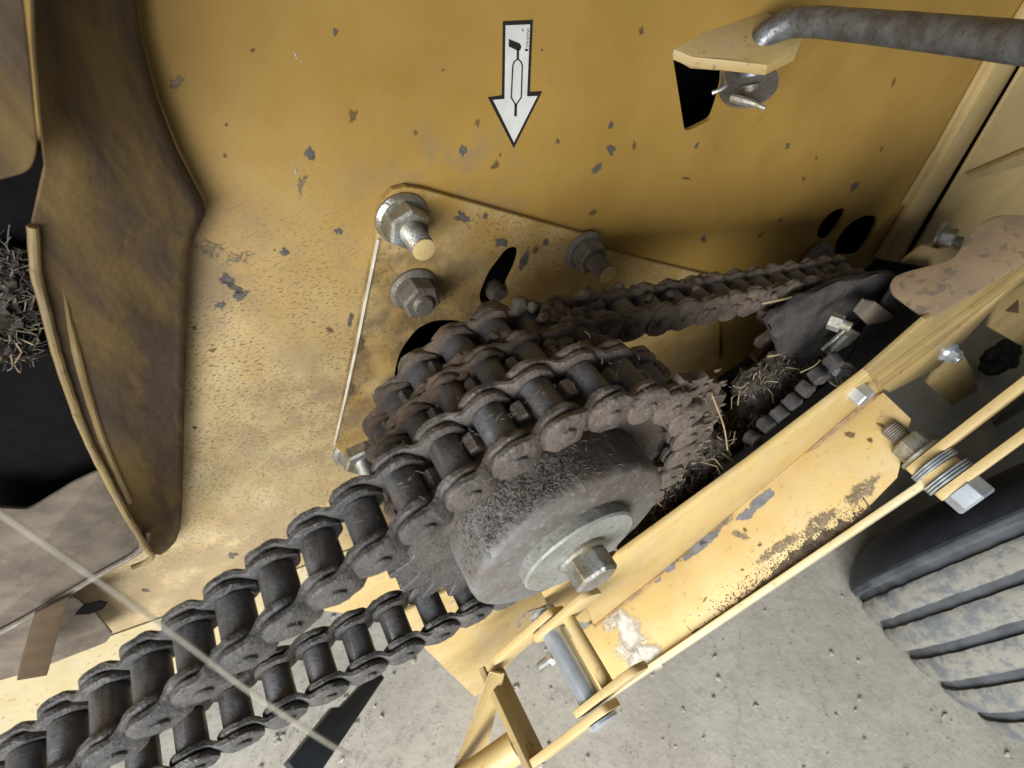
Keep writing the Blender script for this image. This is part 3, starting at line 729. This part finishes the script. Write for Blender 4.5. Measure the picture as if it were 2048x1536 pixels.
stud(P(1660, 640, -.165), 0, 0, 'bright nut and bolt end in the dark corner by the tensioner plate', af=.0125, nh=.009, fl=.008, ln=.008, r=.0042, mat='bolt', washer=False, axis=Vector((.35, -.9, .1)).normalized(), group='bolts in the dark corner')
br = thing('slotted_bracket', 'pale zinc bracket with a narrow slot beneath the bright nut', 'bracket', P(1690, 690, -.16))
def pxplate(bm, pxs, Y, th, bev=.0006): return prism(bm, [P(x, y, Y) for x, y in pxs], (0, th, 0), bev)
o_ = obj('strip', pxplate(B(), [(1646, 702), (1698, 655), (1722, 668), (1700, 690), (1660, 712)], -.17, .003), 'bolt', br, smooth=25)
cut(o_, [prism(B(), [P(x, y, -.17) + Vector((0, -.02, 0)) for x, y in [(1658, 700), (1690, 670), (1696, 673), (1664, 704)]], (0, .05, 0))])
stud(P(1682, 748, -.18), 0, 0, 'small silver bolt head at the foot of the black apron', af=.014, nh=.009, fl=.012, ln=.004, r=.005, mat='zinc', axis=Vector((-.6, -.6, .5)).normalized(), group='bolts in the dark corner')
lc = thing('lower_chain', 'row of grimy rollers of a lower chain beside the straw heap', 'chain', P(1580, 800, -.17))
for (x, y) in [(1505, 872), (1530, 848), (1556, 824), (1582, 798), (1609, 773), (1637, 746), (1662, 722)]:
    obj('roller', lathe(B(), [(-.004, .0058), (-.003, .0066), (.006, .0066), (.007, .0056)], P(x + random.uniform(-3, 3), y + random.uniform(-3, 3), -.186), (OUT + Vector((random.gauss(0, .12), 0, random.gauss(0, .12)))).normalized(), 16, jit=.0011), 'sludge', lc)
    obj('link_bar', prism(B(), [P(x + dx, y + dy, -.181) for dx, dy in ((-18, 12), (-12, 18), (18, -10), (12, -17))], (0, .003, 0), .0005), 'flat_black', lc)

def heap(name, label, px_list, n, Y0, Y1, mats=('chaff', 'straw', 'lint')):
    # loose chaff: a lumpy bed with fibres and straws lying over it
    t = thing(name, label, 'chaff', P(px_list[0][0], px_list[0][1], Y0)); t['kind'] = 'stuff'
    bm = B()
    for (x, y, r) in px_list: lump(bm, P(x, y, Y0), r, .45, 2.2, 3, (1, .7, 1))
    for v in bm.verts: v.co += noise.noise_vector(v.co * 300) * .004
    o = obj('chaff_bed', bm, mats[0], t, smooth=0); o['kind'] = 'stuff'
    for mi, frac, rad in ((0, 1.0, .00035), (2, .55, .00024), (1, .10, .00045)):
        bm = B()
        for k in range(int(n * frac)):
            x, y, r = random.choice(px_list); c = P(x, y, Y0)
            d = Vector((random.gauss(0, 1), random.gauss(0, 1), random.gauss(0, 1))).normalized()
            p0 = c + Vector((d.x * r, -abs(d.y) * r * .75, d.z * r)) * random.uniform(.85, 1.15)
            dd = Vector((random.gauss(0, 1), random.gauss(0, .6), random.gauss(0, 1))).normalized()
            fibre(bm, p0, dd, random.uniform(.003, .011) * (2.2 if mi == 1 else 1), rad)
        o = obj('fibres', bm, mats[mi], t, smooth=0); o['kind'] = 'stuff'
    return t
heap('chaff_heap', 'dark chaff and straw heap packed behind the hub and sprocket', [(1560, 770, .022), (1520, 800, .024), (1600, 740, .018), (1480, 850, .022), (1540, 740, .018), (1500, 760, .016), (1460, 890, .020), (1640, 715, .012)], 900, -.148, -.14)
heap('chaff_drift', 'matted dark chaff lying between the drum hub and the trough wall', [(1350, 985, .022), (1310, 1030, .022), (1270, 1075, .018), (1390, 940, .022), (1330, 960, .02), (1410, 900, .02), (1360, 1030, .014), (1290, 1095, .012)], 900, -.170, -.15)
for i, (a, b, Y, lab) in enumerate([((1525, 607), (1582, 594), -.20, 'thin pale straw lying across the tensioner plate'), ((1535, 713), (1562, 706), -.21, 'short straw at the top of the chaff heap'),
        ((1424, 790), (1455, 900), -.21, 'long upright straw beside the crusted guard rim'), ((1405, 1010), (1500, 960), -.2, 'straw lying along the trough top edge'), ((1600, 745), (1640, 720), -.2, 'curled straw on the chaff near the roller row')]):
    p, q2 = P(*a, Y), P(*b, Y)
    tag(obj('straw', tube(B(), smooth_path([p, (p + q2) / 2 + Vector((.0, -.002, .002)), q2], 5), .0005, 6), 'straw'), lab, 'straw')

# ================================================================== TROUGH
WY = -.205
tr = thing('yellow_trough', 'yellow steel trough with peeling paint and dirty corner running up to the right', 'trough', P(1300, 1250, WY))
e0, e1 = P(1240, 1110, WY), P(1850, 640, WY)
wall = [(1168, 1196), (1240, 1110), (1500, 922), (1738, 740), (1764, 785), (1700, 832), (1500, 1008), (1280, 1182), (1190, 1255)]
obj('inner_wall', prism(B(), [P(x, y, WY) for x, y in wall], (0, .0045, 0), .0008), 'trough', tr, smooth=30)
obj('upper_wall', prism(B(), [P(x, y, WY - .001) for x, y in [(1734, 743), (1852, 640), (2120, 470), (2120, 520), (2000, 600), (1868, 742), (1762, 787)]], (0, .0045, 0), .0008), 'olive', tr, smooth=30)
# rounded top edge bead catches the light
obj('top_edge', tube(B(), [P(x, y, WY + .002) for x, y in [(1172, 1190), (1240, 1109), (1500, 921), (1740, 737)]], .0028, 8), 'trough', tr)
obj('top_edge', tube(B(), [P(x, y, WY + .002) for x, y in [(1738, 738), (1852, 639)]], .0028, 8), 'olive', tr)
c0, c1 = P(1280, 1180, WY), P(1700, 830, WY); sn = (c1 - c0).cross(Vector((0, 1, 0))).normalized()
if sn.z < 0: sn = -sn
LY = -.277
def onshelf(x, y): return PL(x, y, c0, sn)
shelf = [(1186, 1246), (1280, 1180), (1700, 830), (1766, 784), (1822, 837), (1794, 955), (1690, 1062), (1450, 1225), (1212, 1386), (1150, 1392), (1120, 1290)]
shelf_o = obj('shelf', prism(B(), [onshelf(x, y) for x, y in shelf], -sn * .004, .0008), 'trough', tr, smooth=30)
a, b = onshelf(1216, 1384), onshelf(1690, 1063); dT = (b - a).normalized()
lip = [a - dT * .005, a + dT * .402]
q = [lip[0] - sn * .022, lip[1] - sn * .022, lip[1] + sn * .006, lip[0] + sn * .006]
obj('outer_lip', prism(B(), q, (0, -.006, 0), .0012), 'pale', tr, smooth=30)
# weld bead with peeled paint along the corner between wall and shelf
pts = smooth_path([P(x, y, WY - .001) for x, y in [(1190, 1252), (1280, 1181), (1390, 1096), (1500, 1006), (1600, 918), (1700, 831), (1764, 783)]], 16)
obj('weld_bead', tube(B(), [p + sn * .001 for p in pts], [.0024 + .0012 * noise.noise(p * 260) for p in pts], 8, True, .0009), 'weld', tr)
def flakes(lst, mat, name, lift=.0005, soft=False):
    for (x, y, w_, h_, an) in lst:
        bm = B(); vs = []; n = 15
        for k in range(n):
            t = 2 * math.pi * k / n; rr = random.uniform(.62, 1.15); u_, v_ = math.cos(t) * w_ / 2 * rr, math.sin(t) * h_ / 2 * rr
            vs.append(onshelf(x + u_ * math.cos(an) - v_ * math.sin(an), y + u_ * math.sin(an) + v_ * math.cos(an)))
        if soft: film(bm, vs, sn * lift)
        else: bm.faces.new([bm.verts.new(v + sn * lift) for v in vs])
        obj(name, bm, mat, shelf_o, smooth=0)
flakes([(1525, 998, 60, 26, -.75), (1492, 1030, 44, 22, -.6), (1420, 1075, 52, 22, -.6), (1392, 1100, 70, 20, -.65), (1340, 1135, 30, 14, -.5), (1285, 1178, 14, 9, -.5), (1316, 1160, 16, 9, -.5)], 'primer', 'bare_patch')
flakes([(1490, 1060, 14, 8, .4), (1520, 1090, 12, 7, -.4), (1485, 1140, 8, 5, 0), (1410, 1200, 20, 4, -1.0), (1740, 880, 16, 10, .3), (1760, 850, 20, 9, .3), (1700, 870, 26, 14, .2)], 'stain', 'stain_spot', .0006, True)
flakes([(1262, 1290, 70, 120, .5), (1300, 1320, 90, 60, -.5), (1225, 1240, 40, 70, .3)], 'pale_film', 'dust_patch', .0007, True)
flakes([(1258, 1262, 44, 120, -.35), (1290, 1312, 74, 60, -.4)], 'white_film', 'worn_patch', .0010, True)
flakes([(1640, 1045, 130, 34, -.62), (1722, 985, 110, 40, -.65), (1560, 1095, 120, 30, -.6), (1580, 920, 60, 20, -.75), (1640, 868, 70, 22, -.75), (1480, 1070, 60, 18, .3), (1440, 1050, 80, 24, -.6), (1360, 1110, 70, 26, -.6)], 'smear', 'grime_smear', .0009, True)
# dirt packed in the corner by the lip: a ragged band and loose crumbs thinning out above it
bm = B(); up_, lo_ = [], []
for k in range(121):
    t = k / 120; x = 1385 + 368 * t; y = 1270 - .662 * (x - 1385)
    wdt = (6 + 34 * math.exp(-((t - .68) / .24) ** 2)) * (.75 + .55 * noise.noise(Vector((t * 22, 1, 0))) + .35 * noise.noise(Vector((t * 70, 5, 0))))
    lo_.append(onshelf(x, y) + sn * .0004); up_.append(onshelf(x - wdt * .5, y - wdt * .85) + sn * .0004)
for k in range(120): bm.faces.new([bm.verts.new(v) for v in (lo_[k], lo_[k + 1], up_[k + 1], up_[k])])
bmesh.ops.remove_doubles(bm, verts=bm.verts, dist=1e-6)
obj('packed_dirt', bm, 'dirt', shelf_o, smooth=0)
bm = B()
for k in range(1500):
    t = min(.93, max(0, random.gauss(.62, .24))); x = 1385 + 390 * t; y = 1268 - .662 * (x - 1385)
    off = abs(random.gauss(0, 26)); c = onshelf(x - off * .55, y - off * .85)
    lump(bm, c + sn * .0003, random.uniform(.0003, .0011) * max(.45, 1 - off / 80), .6, 3, 1, (1.3, 1, .7))
tag(obj('corner_dirt', bm, 'dirt', shelf_o, smooth=0), None, None, kind='stuff')
# ribs along the upper continuation of the wall
obj('rib', tube(B(), [P(x, y, WY - .002) for x, y in [(1748, 758), (1850, 682), (1990, 582), (2110, 490)]], .0045, 10), 'olive', tr)
obj('rib', prism(B(), [P(x, y, WY - .0005) for x, y in [(1772, 780), (1870, 730), (2000, 590), (2115, 492), (2115, 470), (1980, 598), (1850, 705), (1760, 770)]], (0, -.004, 0), .001), 'olive', tr, smooth=30)
# spotted brown flange folded inward from the wall's top edge
fn = (e1 - e0).cross(Vector((0, 1, 0))).normalized()
def onfl(x, y): return PL(x, y, e1, fn)
q = [onfl(x, y) for x, y in [(1856, 640), (1785, 588), (1778, 572), (1788, 552), (1815, 542), (1905, 520), (1950, 455), (1990, 428), (2060, 430), (2130, 440), (2130, 476)]]
obj('spotted_flange', prism(B(), round_poly(q, .008), -fn * .0035, .0007), 'spotted', tr, smooth=30)
# bolts through the wall
stud(P(1712, 782, WY), 0, 0, 'silver hex bolt head on the trough top edge near the weld', af=.0165, nh=.011, fl=.011, ln=0, mat='zinc', rot=.35, washer=False, group='bolts along the trough', name='hex_bolt')
stud(P(1893, 702, WY - .004), 0, 0, 'pale small bolt head on the ribbed part of the trough wall', af=.013, nh=.007, fl=.010, ln=.003, r=.004, mat='zinc', rot=.1, group='bolts along the trough', name='hex_bolt')

# ------------------------------------------------------------------ clamp of flat bars with the long bolt
def proj(p):
    v = Vector(p) - CAM; c = Vector((_X.x, _N.x, -_G.x)) * 0
    cc = Vector((_X.x * v.x + _N.x * v.y - _G.x * v.z, _X.y * v.x + _N.y * v.y - _G.y * v.z, _X.z * v.x + _N.z * v.y - _G.z * v.z))
    return 1024 + FPX * cc.x / cc.z, 768 + FPX * cc.y / cc.z
t_ = .2
while proj(a + dT * t_)[0] < 1874: t_ += .001
bc = a + dT * t_ + sn * .002; LIPY = bc.y - .003
cl = thing('flat_bar_clamp', 'two yellow flat bars clamped on either side of the lip at the right', 'clamp', bc, None)
ub = (dT * .985 + sn * .10).normalized(); vb = ub.cross(Vector((0, 1, 0))).normalized()
def flatbar(yc, th, wd, back):
    o = Vector((bc.x, 0, bc.z))
    q = round_poly([o - ub * back - vb * wd / 2, o + ub * .30 - vb * wd / 2, o + ub * .30 + vb * wd / 2, o - ub * back + vb * wd / 2], .006)
    return prism(B(), [Vector((v.x, yc - th / 2, v.z)) for v in q], (0, th, 0), .0008)
obj('flat_bar', flatbar(LIPY + .0135, .0075, .026, .017), 'yellow', cl, smooth=30)
obj('flat_bar', flatbar(LIPY - .0145, .0075, .026, .017), 'yellow', cl, smooth=30)
lb = thing('long_bolt', 'heavy hex bolt with nut and washers through the flat bars', 'bolt', bc)
o0 = Vector((bc.x, LIPY, bc.z))
lug = [o0 + (dT * math.cos(t) + sn * math.sin(t)) * .0165 for t in [math.pi * 2 * k / 24 for k in range(24)]]
obj('lug', prism(B(), [v + Vector((0, -.003, 0)) for v in lug], (0, .006, 0), .0006), 'yellow', cl, smooth=30)
obj('core', lathe(B(), [(-.03, .0078), (.03, .0078)], o0, OUT, 20), 'bolt', lb)
obj('washer', lathe(B(), [(-.0205, .0185), (-.0178, .0185)], o0, OUT, 36), 'bolt', lb)
obj('nut', hexa(B(), o0 - OUT * .0207, -OUT, .0270, .0150, .35), 'bolt', lb, smooth=25)
obj('threaded_end', thread(B(), o0 - OUT * .0355, -OUT, .0085, .017, .002), 'nut_dirty', lb, smooth=50)
for yy in (-.0092, -.0070, -.0048): obj('washer', lathe(B(), [(yy, .0200), (yy + .0015, .0200)], o0, OUT, 36), 'zinc', lb)
for yy in (.0036, .0060, .0084): obj('washer', lathe(B(), [(yy, .0205), (yy + .0015, .0205)], o0, OUT, 36), 'zinc', lb)
obj('head', hexa(B(), o0 + OUT * .0185, OUT, .0285, .0150, .15), 'zinc', lb, smooth=25)

# ------------------------------------------------------------------ clevis and pin at the lower end of the trough
cv = thing('clevis_end', 'welded yellow strap loop and ears at the lower end of the trough', 'clevis', P(1150, 1330, -.24))
def ear(pxs, Y, th, name='ear', mat='yellow'):
    return obj(name, prism(B(), round_poly([P(x, y, Y) for x, y in pxs], .006), (0, th, 0), .0008), mat, cv, smooth=30)
def strapbar(a, b, wd, th, n, name='strap', mat='yellow', r=.0):
    a, b, n = Vector(a), Vector(b), Vector(n).normalized(); d = (b - a).normalized(); s = d.cross(n).normalized()
    q = [a - s * wd / 2, b - s * wd / 2, b + s * wd / 2, a + s * wd / 2]
    return obj(name, prism(B(), [v - n * th / 2 for v in q], n * th, .001), mat, cv, smooth=30)
pn0 = P(1108, 1268, -.222); 
pin_c = Vector((pn0.x, 0, pn0.z))
# ears across the pin
def sh(v, dY): return v + Vector((0, dY, 0))
eT = dT
upv = sn
for yy in (-.214, -.278):
    q = [pin_c - eT * .016 - upv * .013, pin_c + eT * .055 - upv * .016, pin_c + eT * .055 + upv * .012, pin_c - eT * .016 + upv * .013]
    obj('ear', prism(B(), [Vector((v.x, yy, v.z)) for v in round_poly(q, .010)], (0, -.006, 0), .0008), 'yellow', cv, smooth=30)
for yy in (-.206, -.2865):
    q = [pin_c - eT * .075 - upv * .013, pin_c + eT * .016 - upv * .013, pin_c + eT * .016 + upv * .013, pin_c - eT * .075 + upv * .013]
    obj('loop_leg', prism(B(), [Vector((v.x, yy, v.z)) for v in round_poly(q, .006)], (0, -.0065, 0), .0008), 'yellow', cv, smooth=30)
e_ = pin_c - eT * .075
q = [Vector((e_.x, -.2062, e_.z)), Vector((e_.x, -.2928, e_.z))]
obj('loop_crossbar', prism(B(), [q[0] - upv * .013, q[1] - upv * .013, q[1] + upv * .013, q[0] + upv * .013], -eT * .0065, .0008), 'olive', cv, smooth=30)
obj('gusset_strap', prism(B(), [P(986, 1340, -.215), P(1010, 1346, -.222), P(965, 1545, -.262), P(905, 1560, -.262)], upv * .0055, .0008), 'yellow', cv, smooth=30)
obj('cross_tube', tube(B(), [P(880, 1600, -.27), P(1000, 1515, -.27), P(1035, 1490, -.27)], .0135, 20), 'yellow', cv)
cp = thing('clevis_pin', 'shiny zinc clevis pin with cross bolt between the two ears', 'pin', sh(pin_c, -.25))
obj('shank', lathe(B(), [(.2125, .0104), (.281, .0104)], pin_c, OUT, 32), 'zinc', cp)
obj('end_washer', lathe(B(), [(.294, .013), (.2965, .013), (.2985, .008)], pin_c, OUT, 28), 'zinc', cp)
obj('end_washer', lathe(B(), [(.199, .008), (.2015, .012), (.2055, .012)], pin_c, OUT, 28), 'zinc', cp)
obj('hitch_clip', tube(B(), smooth_path([pin_c + OUT * .202 - eT * .02 + upv * .012, pin_c + OUT * .2 - eT * .012 + upv * .016, pin_c + OUT * .199 + upv * .015, pin_c + OUT * .203 + eT * .012 + upv * .008], 6), .0011, 8), 'nut_dirty', cp)
bolt_o = pin_c + OUT * .236
obj('cross_bolt_nut', hexa(B(), bolt_o - eT * .0095, -eT, .011, .006, .2), 'bolt', cp, smooth=25)
obj('cross_bolt', thread(B(), bolt_o - eT * .014, -eT, .0038, .016, .0011, 14), 'bolt', cp, smooth=50)
obj('split_sleeve', lathe(B(), [(.216, .0055), (.277, .0055)], pin_c + eT * .0205, OUT, 24), 'yellow', cp)
# yellow pan behind the clevis
plate('lower_pan', [(786, 1236), (960, 1150), (1082, 1172), (1100, 1232), (1020, 1330), (960, 1405)], -.168, .004, 'pan', 'dusty yellow pan below the drum hub, behind the clevis', 'pan', r=.004)
plate('end_gusset', [(1078, 1172), (1160, 1120), (1235, 1108), (1200, 1190), (1190, 1250), (1105, 1232)], -.195, .004, 'yellow', 'clean yellow gusset just under the hub bolt', 'gusset')

# ================================================================== UPPER RIGHT: TAB, ROD, EDGE STRIPS
tb_ = thing('bent_tab', 'yellow tab bent out of the panel cut-out with worn brown top', 'tab', P(1450, 90, 0))
tabpts = [P(1346, 98, .001), P(1400, 62, .001), P(1530, 20, .001), P(1608, 70, -.034), P(1594, 100, -.042), P(1535, 130, -.042), P(1440, 118, -.022), P(1385, 112, -.008)]
zt = Vector((.10, 0, -1)).normalized()
obj('tab_plate', prism(B(), tabpts, zt * .0075, .0012), 'pan', tb_, smooth=30)
rd = thing('bent_rod', 'bent grey steel rod hooked through the tab and leaving at the upper right', 'rod', PD(1560, 70, .39))
pth = smooth_path([PD(1503, 150, .405), PD(1505, 120, .400), PD(1520, 86, .394), PD(1556, 56, .386), PD(1610, 44, .374), PD(1720, 52, .345), PD(1900, 70, .298), PD(2150, 98, .245)], 8)
obj('bar', tube(B(), pth, .0093, 24, True, .0002), 'rod', rd)
wd_ = PD(1500, 162, .409); wax = (pth[1] - pth[0]).normalized()
obj('washer', lathe(B(), [(0, .0205), (.0022, .0205)], wd_ + Vector((0, 0, -.004)), (wax * .75 - ray(1500, 162).normalized() * .62).normalized(), 32), 'nut_dirty', rd)
obj('rod_end', lathe(B(), [(0, .0055), (.008, .007)], wd_ - wax * .010, wax, 20), 'bolt', rd)
ck = thing('cotter_pin', 'bright spread cotter pin under the tab washer', 'cotter', PD(1490, 192, .40))
obj('leg', tube(B(), [PD(1462, 195, .398), PD(1478, 200, .396), PD(1500, 205, .393), PD(1530, 217, .390)], [.0030, .0032, .0026, .0018], 8), 'bolt', ck)
obj('leg', tube(B(), [PD(1424, 186, .402), PD(1440, 180, .400), PD(1452, 172, .399), PD(1446, 145, .402)], .0017, 8), 'bolt', ck)
SY = -.012
es = thing('edge_strip', 'long folded yellow strip down the right edge of the panel', 'strip', P(1900, 330, 0))
obj('strip', prism(B(), [P(x, y, SY) for x, y in [(2080, -10), (2125, -10), (2034, 135), (1795, 535), (1760, 522), (1834, 400), (1870, 345), (1990, 130)]], (0, .0115, 0), .0025), 'yellow', es, smooth=40)
obj('strip_shoulder', prism(B(), [P(x, y, -.006) for x, y in [(2010, 60), (2040, 60), (1990, 135), (1870, 348), (1826, 404), (1806, 412), (1880, 292)]], (0, .0055, 0), .002), 'yellow', es, smooth=40)
plate('right_panel', [(2062, 110), (2300, -200), (2400, 620), (1870, 640), (1800, 552)], -.022, .004, 'yellow', 'yellow sheet right of the folded edge strip', 'panel')
plate('pointed_shadow', [(1942, 352), (2048, 306), (2200, 250), (2200, 300), (2048, 330), (1955, 357)], -.032, .008, 'pan', 'thin brown wedge for a pointed shadow on the right sheet below the rod', 'gusset', bev=.001)  # brown wedge drawn in place of a pointed shadow on the sheet
stud(P(1872, 478, -.05), 0, 0, 'shiny flange nut beside the spotted brown flange', af=.030, nh=.017, fl=.026, ln=.010, r=.009, mat='bolt', rot=.3, axis=Vector((.35, -.9, .2)).normalized(), group=None)
plate('nut_bracket', [(1795, 545), (1812, 520), (1850, 492), (1880, 500), (1925, 490), (1900, 540), (1810, 560)], -.075, .005, 'yellow', 'small yellow bracket with rounded foot beside the shiny flange nut', 'bracket', r=.004)

# ------------------------------------------------------------------ far right clutter under the trough
plate('support_gusset', [(1856, 768), (1875, 742), (1925, 705), (1945, 740), (1962, 800), (1995, 812), (1975, 852), (1950, 850)], -.17, .006, 'olive', 'yellow triangular leg plate under the ribbed wall', 'leg plate')
plate('side_bracket', [(2002, 590), (2120, 500), (2120, 720), (2040, 690), (1978, 655), (1990, 625)], -.19, .005, 'olive', 'yellow bracket plate at the right picture edge below the ribs', 'bracket')
plate('triangle_mark', [(2010, 622), (2036, 600), (2036, 626)], -.1905, -.0008, 'strap', 'small outlined triangle mark on the right bracket plate', 'mark', bev=0)
for (x, y, r, lab) in [(2000, 715, .030, 'black greasy lump behind the yellow leg plate'), (2035, 770, .028, 'black greasy lump at the right picture edge above the flat bars')]:
    tag(obj('mud_lump', lump(B(), P(x, y, -.15), r, .5, 2.2, 4, (1, .8, 1.25)), 'flat_black', smooth=60), lab, 'lump')
plate('grey_bar', [(1985, 845), (2100, 760), (2130, 860), (2030, 880)], -.24, .006, 'mud', 'dull grey steel bar behind the flat bars', 'bar')

# ================================================================== TYRE
ty = thing('tyre', 'ribbed black tyre with dusty tread standing on the floor at the right', 'tyre', (0, 0, 0))
tax = cam2w((.32, .82, -.48)).normalized()
tax = Vector((tax.x, tax.y, tax.z * .6)).normalized()
TR = .235
sil = PD(1825, 1108, .66)
rt = cam2w((1, -.22, .55)); rt = (rt - tax * rt.dot(tax)).normalized()
tc_ = sil + rt * TR
prof = [(-.040, .10), (-.045, .14), (-.040, .18), (-.025, .213), (-.006, .230), (.003, TR)]
a_ = .003
body = []
gr = [.020, .060, .102, .144, .186]
def tread_r(a): return TR - .060 * max(0, (a - .02) / .20) ** 1.8
lathe_prof = list(prof); k = .012
while k < .235: lathe_prof.append((k, tread_r(k) - .014)); k += .012
lathe_prof += [(.242, .13), (.235, .09)]
obj('carcass', lathe(B(), lathe_prof, tc_, tax, 96, False), 'rubber', ty, smooth=60)
obj('groove_floor', lathe(B(), [(a2, tread_r(a2) - .0075) for a2 in [.012 + .012 * j for j in range(18)]], tc_, tax, 96, False, .0006), 'groove', ty, smooth=60)
edges = [.003] + gr + [.226]
for i in range(len(edges) - 1):
    s0, s1 = edges[i] + (.0062 if i else 0), edges[i + 1] - .0062
    if i == 0: s1 = edges[1] - .004
    n_ = 5; pr = [(s0, tread_r(s0) - .016)] + [(s0 + (s1 - s0) * (j / n_) , tread_r(s0 + (s1 - s0) * j / n_) - (.0025 if j in (0, n_) else 0)) for j in range(n_ + 1)] + [(s1, tread_r(s1) - .016)]
    obj('tread_rib', lathe(B(), pr, tc_, tax, 128, False, .0014), 'tread' if i else 'groove', ty, smooth=60)

# ================================================================== LEFT GUARD
gd = thing('left_guard', 'blurred grimy yellow guard with rolled lip hanging at the left', 'guard', P(200, 500, -.05))
rows = [((-120, -160), (250, -160)), ((66, -40), (268, -40)), ((70, 90), (284, 90)), ((80, 220), (318, 215)), ((92, 335), (358, 320)), ((66, 450), (412, 425)), ((72, 540), (378, 500)), ((92, 620), (374, 600)),
        ((112, 700), (373, 690)), ((140, 785), (370, 780)), ((172, 870), (368, 870)), ((206, 940), (366, 960)), ((240, 1005), (364, 1020)), ((266, 1050), (361, 1056)), ((284, 1080), (352, 1082)), ((296, 1098), (336, 1100)), ((304, 1108), (322, 1110))]
bm = B(); grid = []
NC = 14
for i, (l, r) in enumerate(rows):
    rw = []
    for j in range(NC + 1):
        u = j / NC; Y = -.046 + .032 * u - .004 * math.sin(math.pi * u) + .0012 * noise.noise(Vector((u * 4, i * .35, 2.2)))
        p = P(l[0] + (r[0] - l[0]) * u, l[1] + (r[1] - l[1]) * u, Y)
        rw.append(p)
    rw.append(rw[-1] + Vector((.0005, .0125, 0)))
    grid.append(rw)
vv = [[bm.verts.new(p) for p in rw] for rw in grid]
for i in range(len(vv) - 1):
    for j in range(len(vv[0]) - 1): bm.faces.new((vv[i][j], vv[i][j + 1], vv[i + 1][j + 1], vv[i + 1][j]))
bmesh.ops.recalc_face_normals(bm, faces=bm.faces)
bmesh.ops.solidify(bm, geom=bm.faces[:], thickness=.002)
obj('guard_sheet', bm, 'shield', gd, smooth=60)
lippts = smooth_path([g[0] + OUT * .001 for g in grid[5:]] + [P(296, 1122, -.03), P(262, 1136, -.03)], 4)
obj('rolled_lip', tube(B(), lippts, .0022, 10, True, .0004), 'guard_edge', gd)
bead = smooth_path([g[2] + Vector((0, .0012, 0)) for g in grid[6:13]], 4)
obj('pressed_bead', tube(B(), bead, [.0006 + .0018 * min(1, k / 8) for k in range(len(bead))], 10, True, .0003), 'guard_edge', gd)
obj('upper_flap', prism(B(), round_poly([P(x, y, -.072) for x, y in [(-140, -140), (30, -140), (60, 120), (76, 300), (62, 344), (0, 362), (-140, 380)]], .004), (0, .004, 0), .001), 'shield', gd, smooth=40)
obj('lower_flap', prism(B(), round_poly([P(x, y, -.040) for x, y in [(-120, 1010), (60, 1020), (150, 965), (205, 940), (262, 1010), (292, 1060), (276, 1100), (190, 1152), (-120, 1330)]], .004), (0, .003, 0), .001), 'mud', gd, smooth=40)
obj('bottom_edge', tube(B(), smooth_path([P(x, y, -.043) for x, y in [(295, 1062), (278, 1102), (190, 1154), (60, 1232), (-100, 1318)]], 6), .0022, 8), 'nut_dirty', gd)
obj('dark_back', prism(B(), [P(x, y, -.016) for x, y in [(-160, 300), (140, 300), (150, 600), (260, 980), (-160, 1150)]], (0, .003, 0), .0), 'black', gd, smooth=0)  # black plate stands in for the unlit gap behind the guard
plate('mud_ledge', [(-120, 1330), (-120, 1395), (60, 1345), (150, 1310), (212, 1286), (226, 1268), (190, 1225), (150, 1195)], -.022, .003, 'mud', 'grey mud covered ledge below the left guard', 'ledge', r=.003)
bm = B(); q = [P(x, y, -.05) for x, y in [(70, 1228), (138, 1196), (118, 1262), (98, 1340), (94, 1352), (34, 1362), (44, 1320)]]
tag(obj('hanging_strap', prism(B(), q, (0, .003, 0), .0008), 'strap'), 'short brown strap hanging below the left guard', 'strap')
bm = B(); prism(bm, [P(x, y, -.0235) for x, y in [(150, 1228), (170, 1208), (200, 1200), (215, 1204), (206, 1216), (180, 1226)]], (0, -.001, 0)); tag(obj('black_slug', bm, 'black'), 'small black oval slot on the ledge beside the strap', 'slot')
ht = heap('straw_tuft', 'pale tuft of straw caught behind the left guard', [(0, 560, .010), (20, 620, .010), (-10, 680, .012), (30, 690, .008), (10, 520, .008)], 260, -.022, -.01, ('chaff', 'straw', 'lint'))

# ================================================================== FOREGROUND THREAD, ROD ON THE FLOOR
p = smooth_path([PD(-60, 985, .105), PD(120, 1108, .107), PD(330, 1255, .11), PD(480, 1368, .113), PD(600, 1450, .116), PD(700, 1512, .12)], 6)
tag(obj('hanging_thread', tube(B(), p, .00036, 8), 'thread'), 'thin pale thread crossing diagonally in front of the left chains', 'thread')
bm = B()
a, b = PD(590, 1560, .50), PD(752, 1352, .60); d = (b - a).normalized(); s = d.cross(cam2w((0, 0, 1))).normalized(); nn = d.cross(s)
prism(bm, [a - s * .013, b - s * .006, b + s * .007, a + (b - a) * .55 + s * .012, a + (b - a) * .5 + s * .018, a + s * .018], nn * .012, .002)
tag(obj('dark_bar', bm, 'navy', smooth=30), 'dark blue steel bar standing below the lower chain run', 'bar')
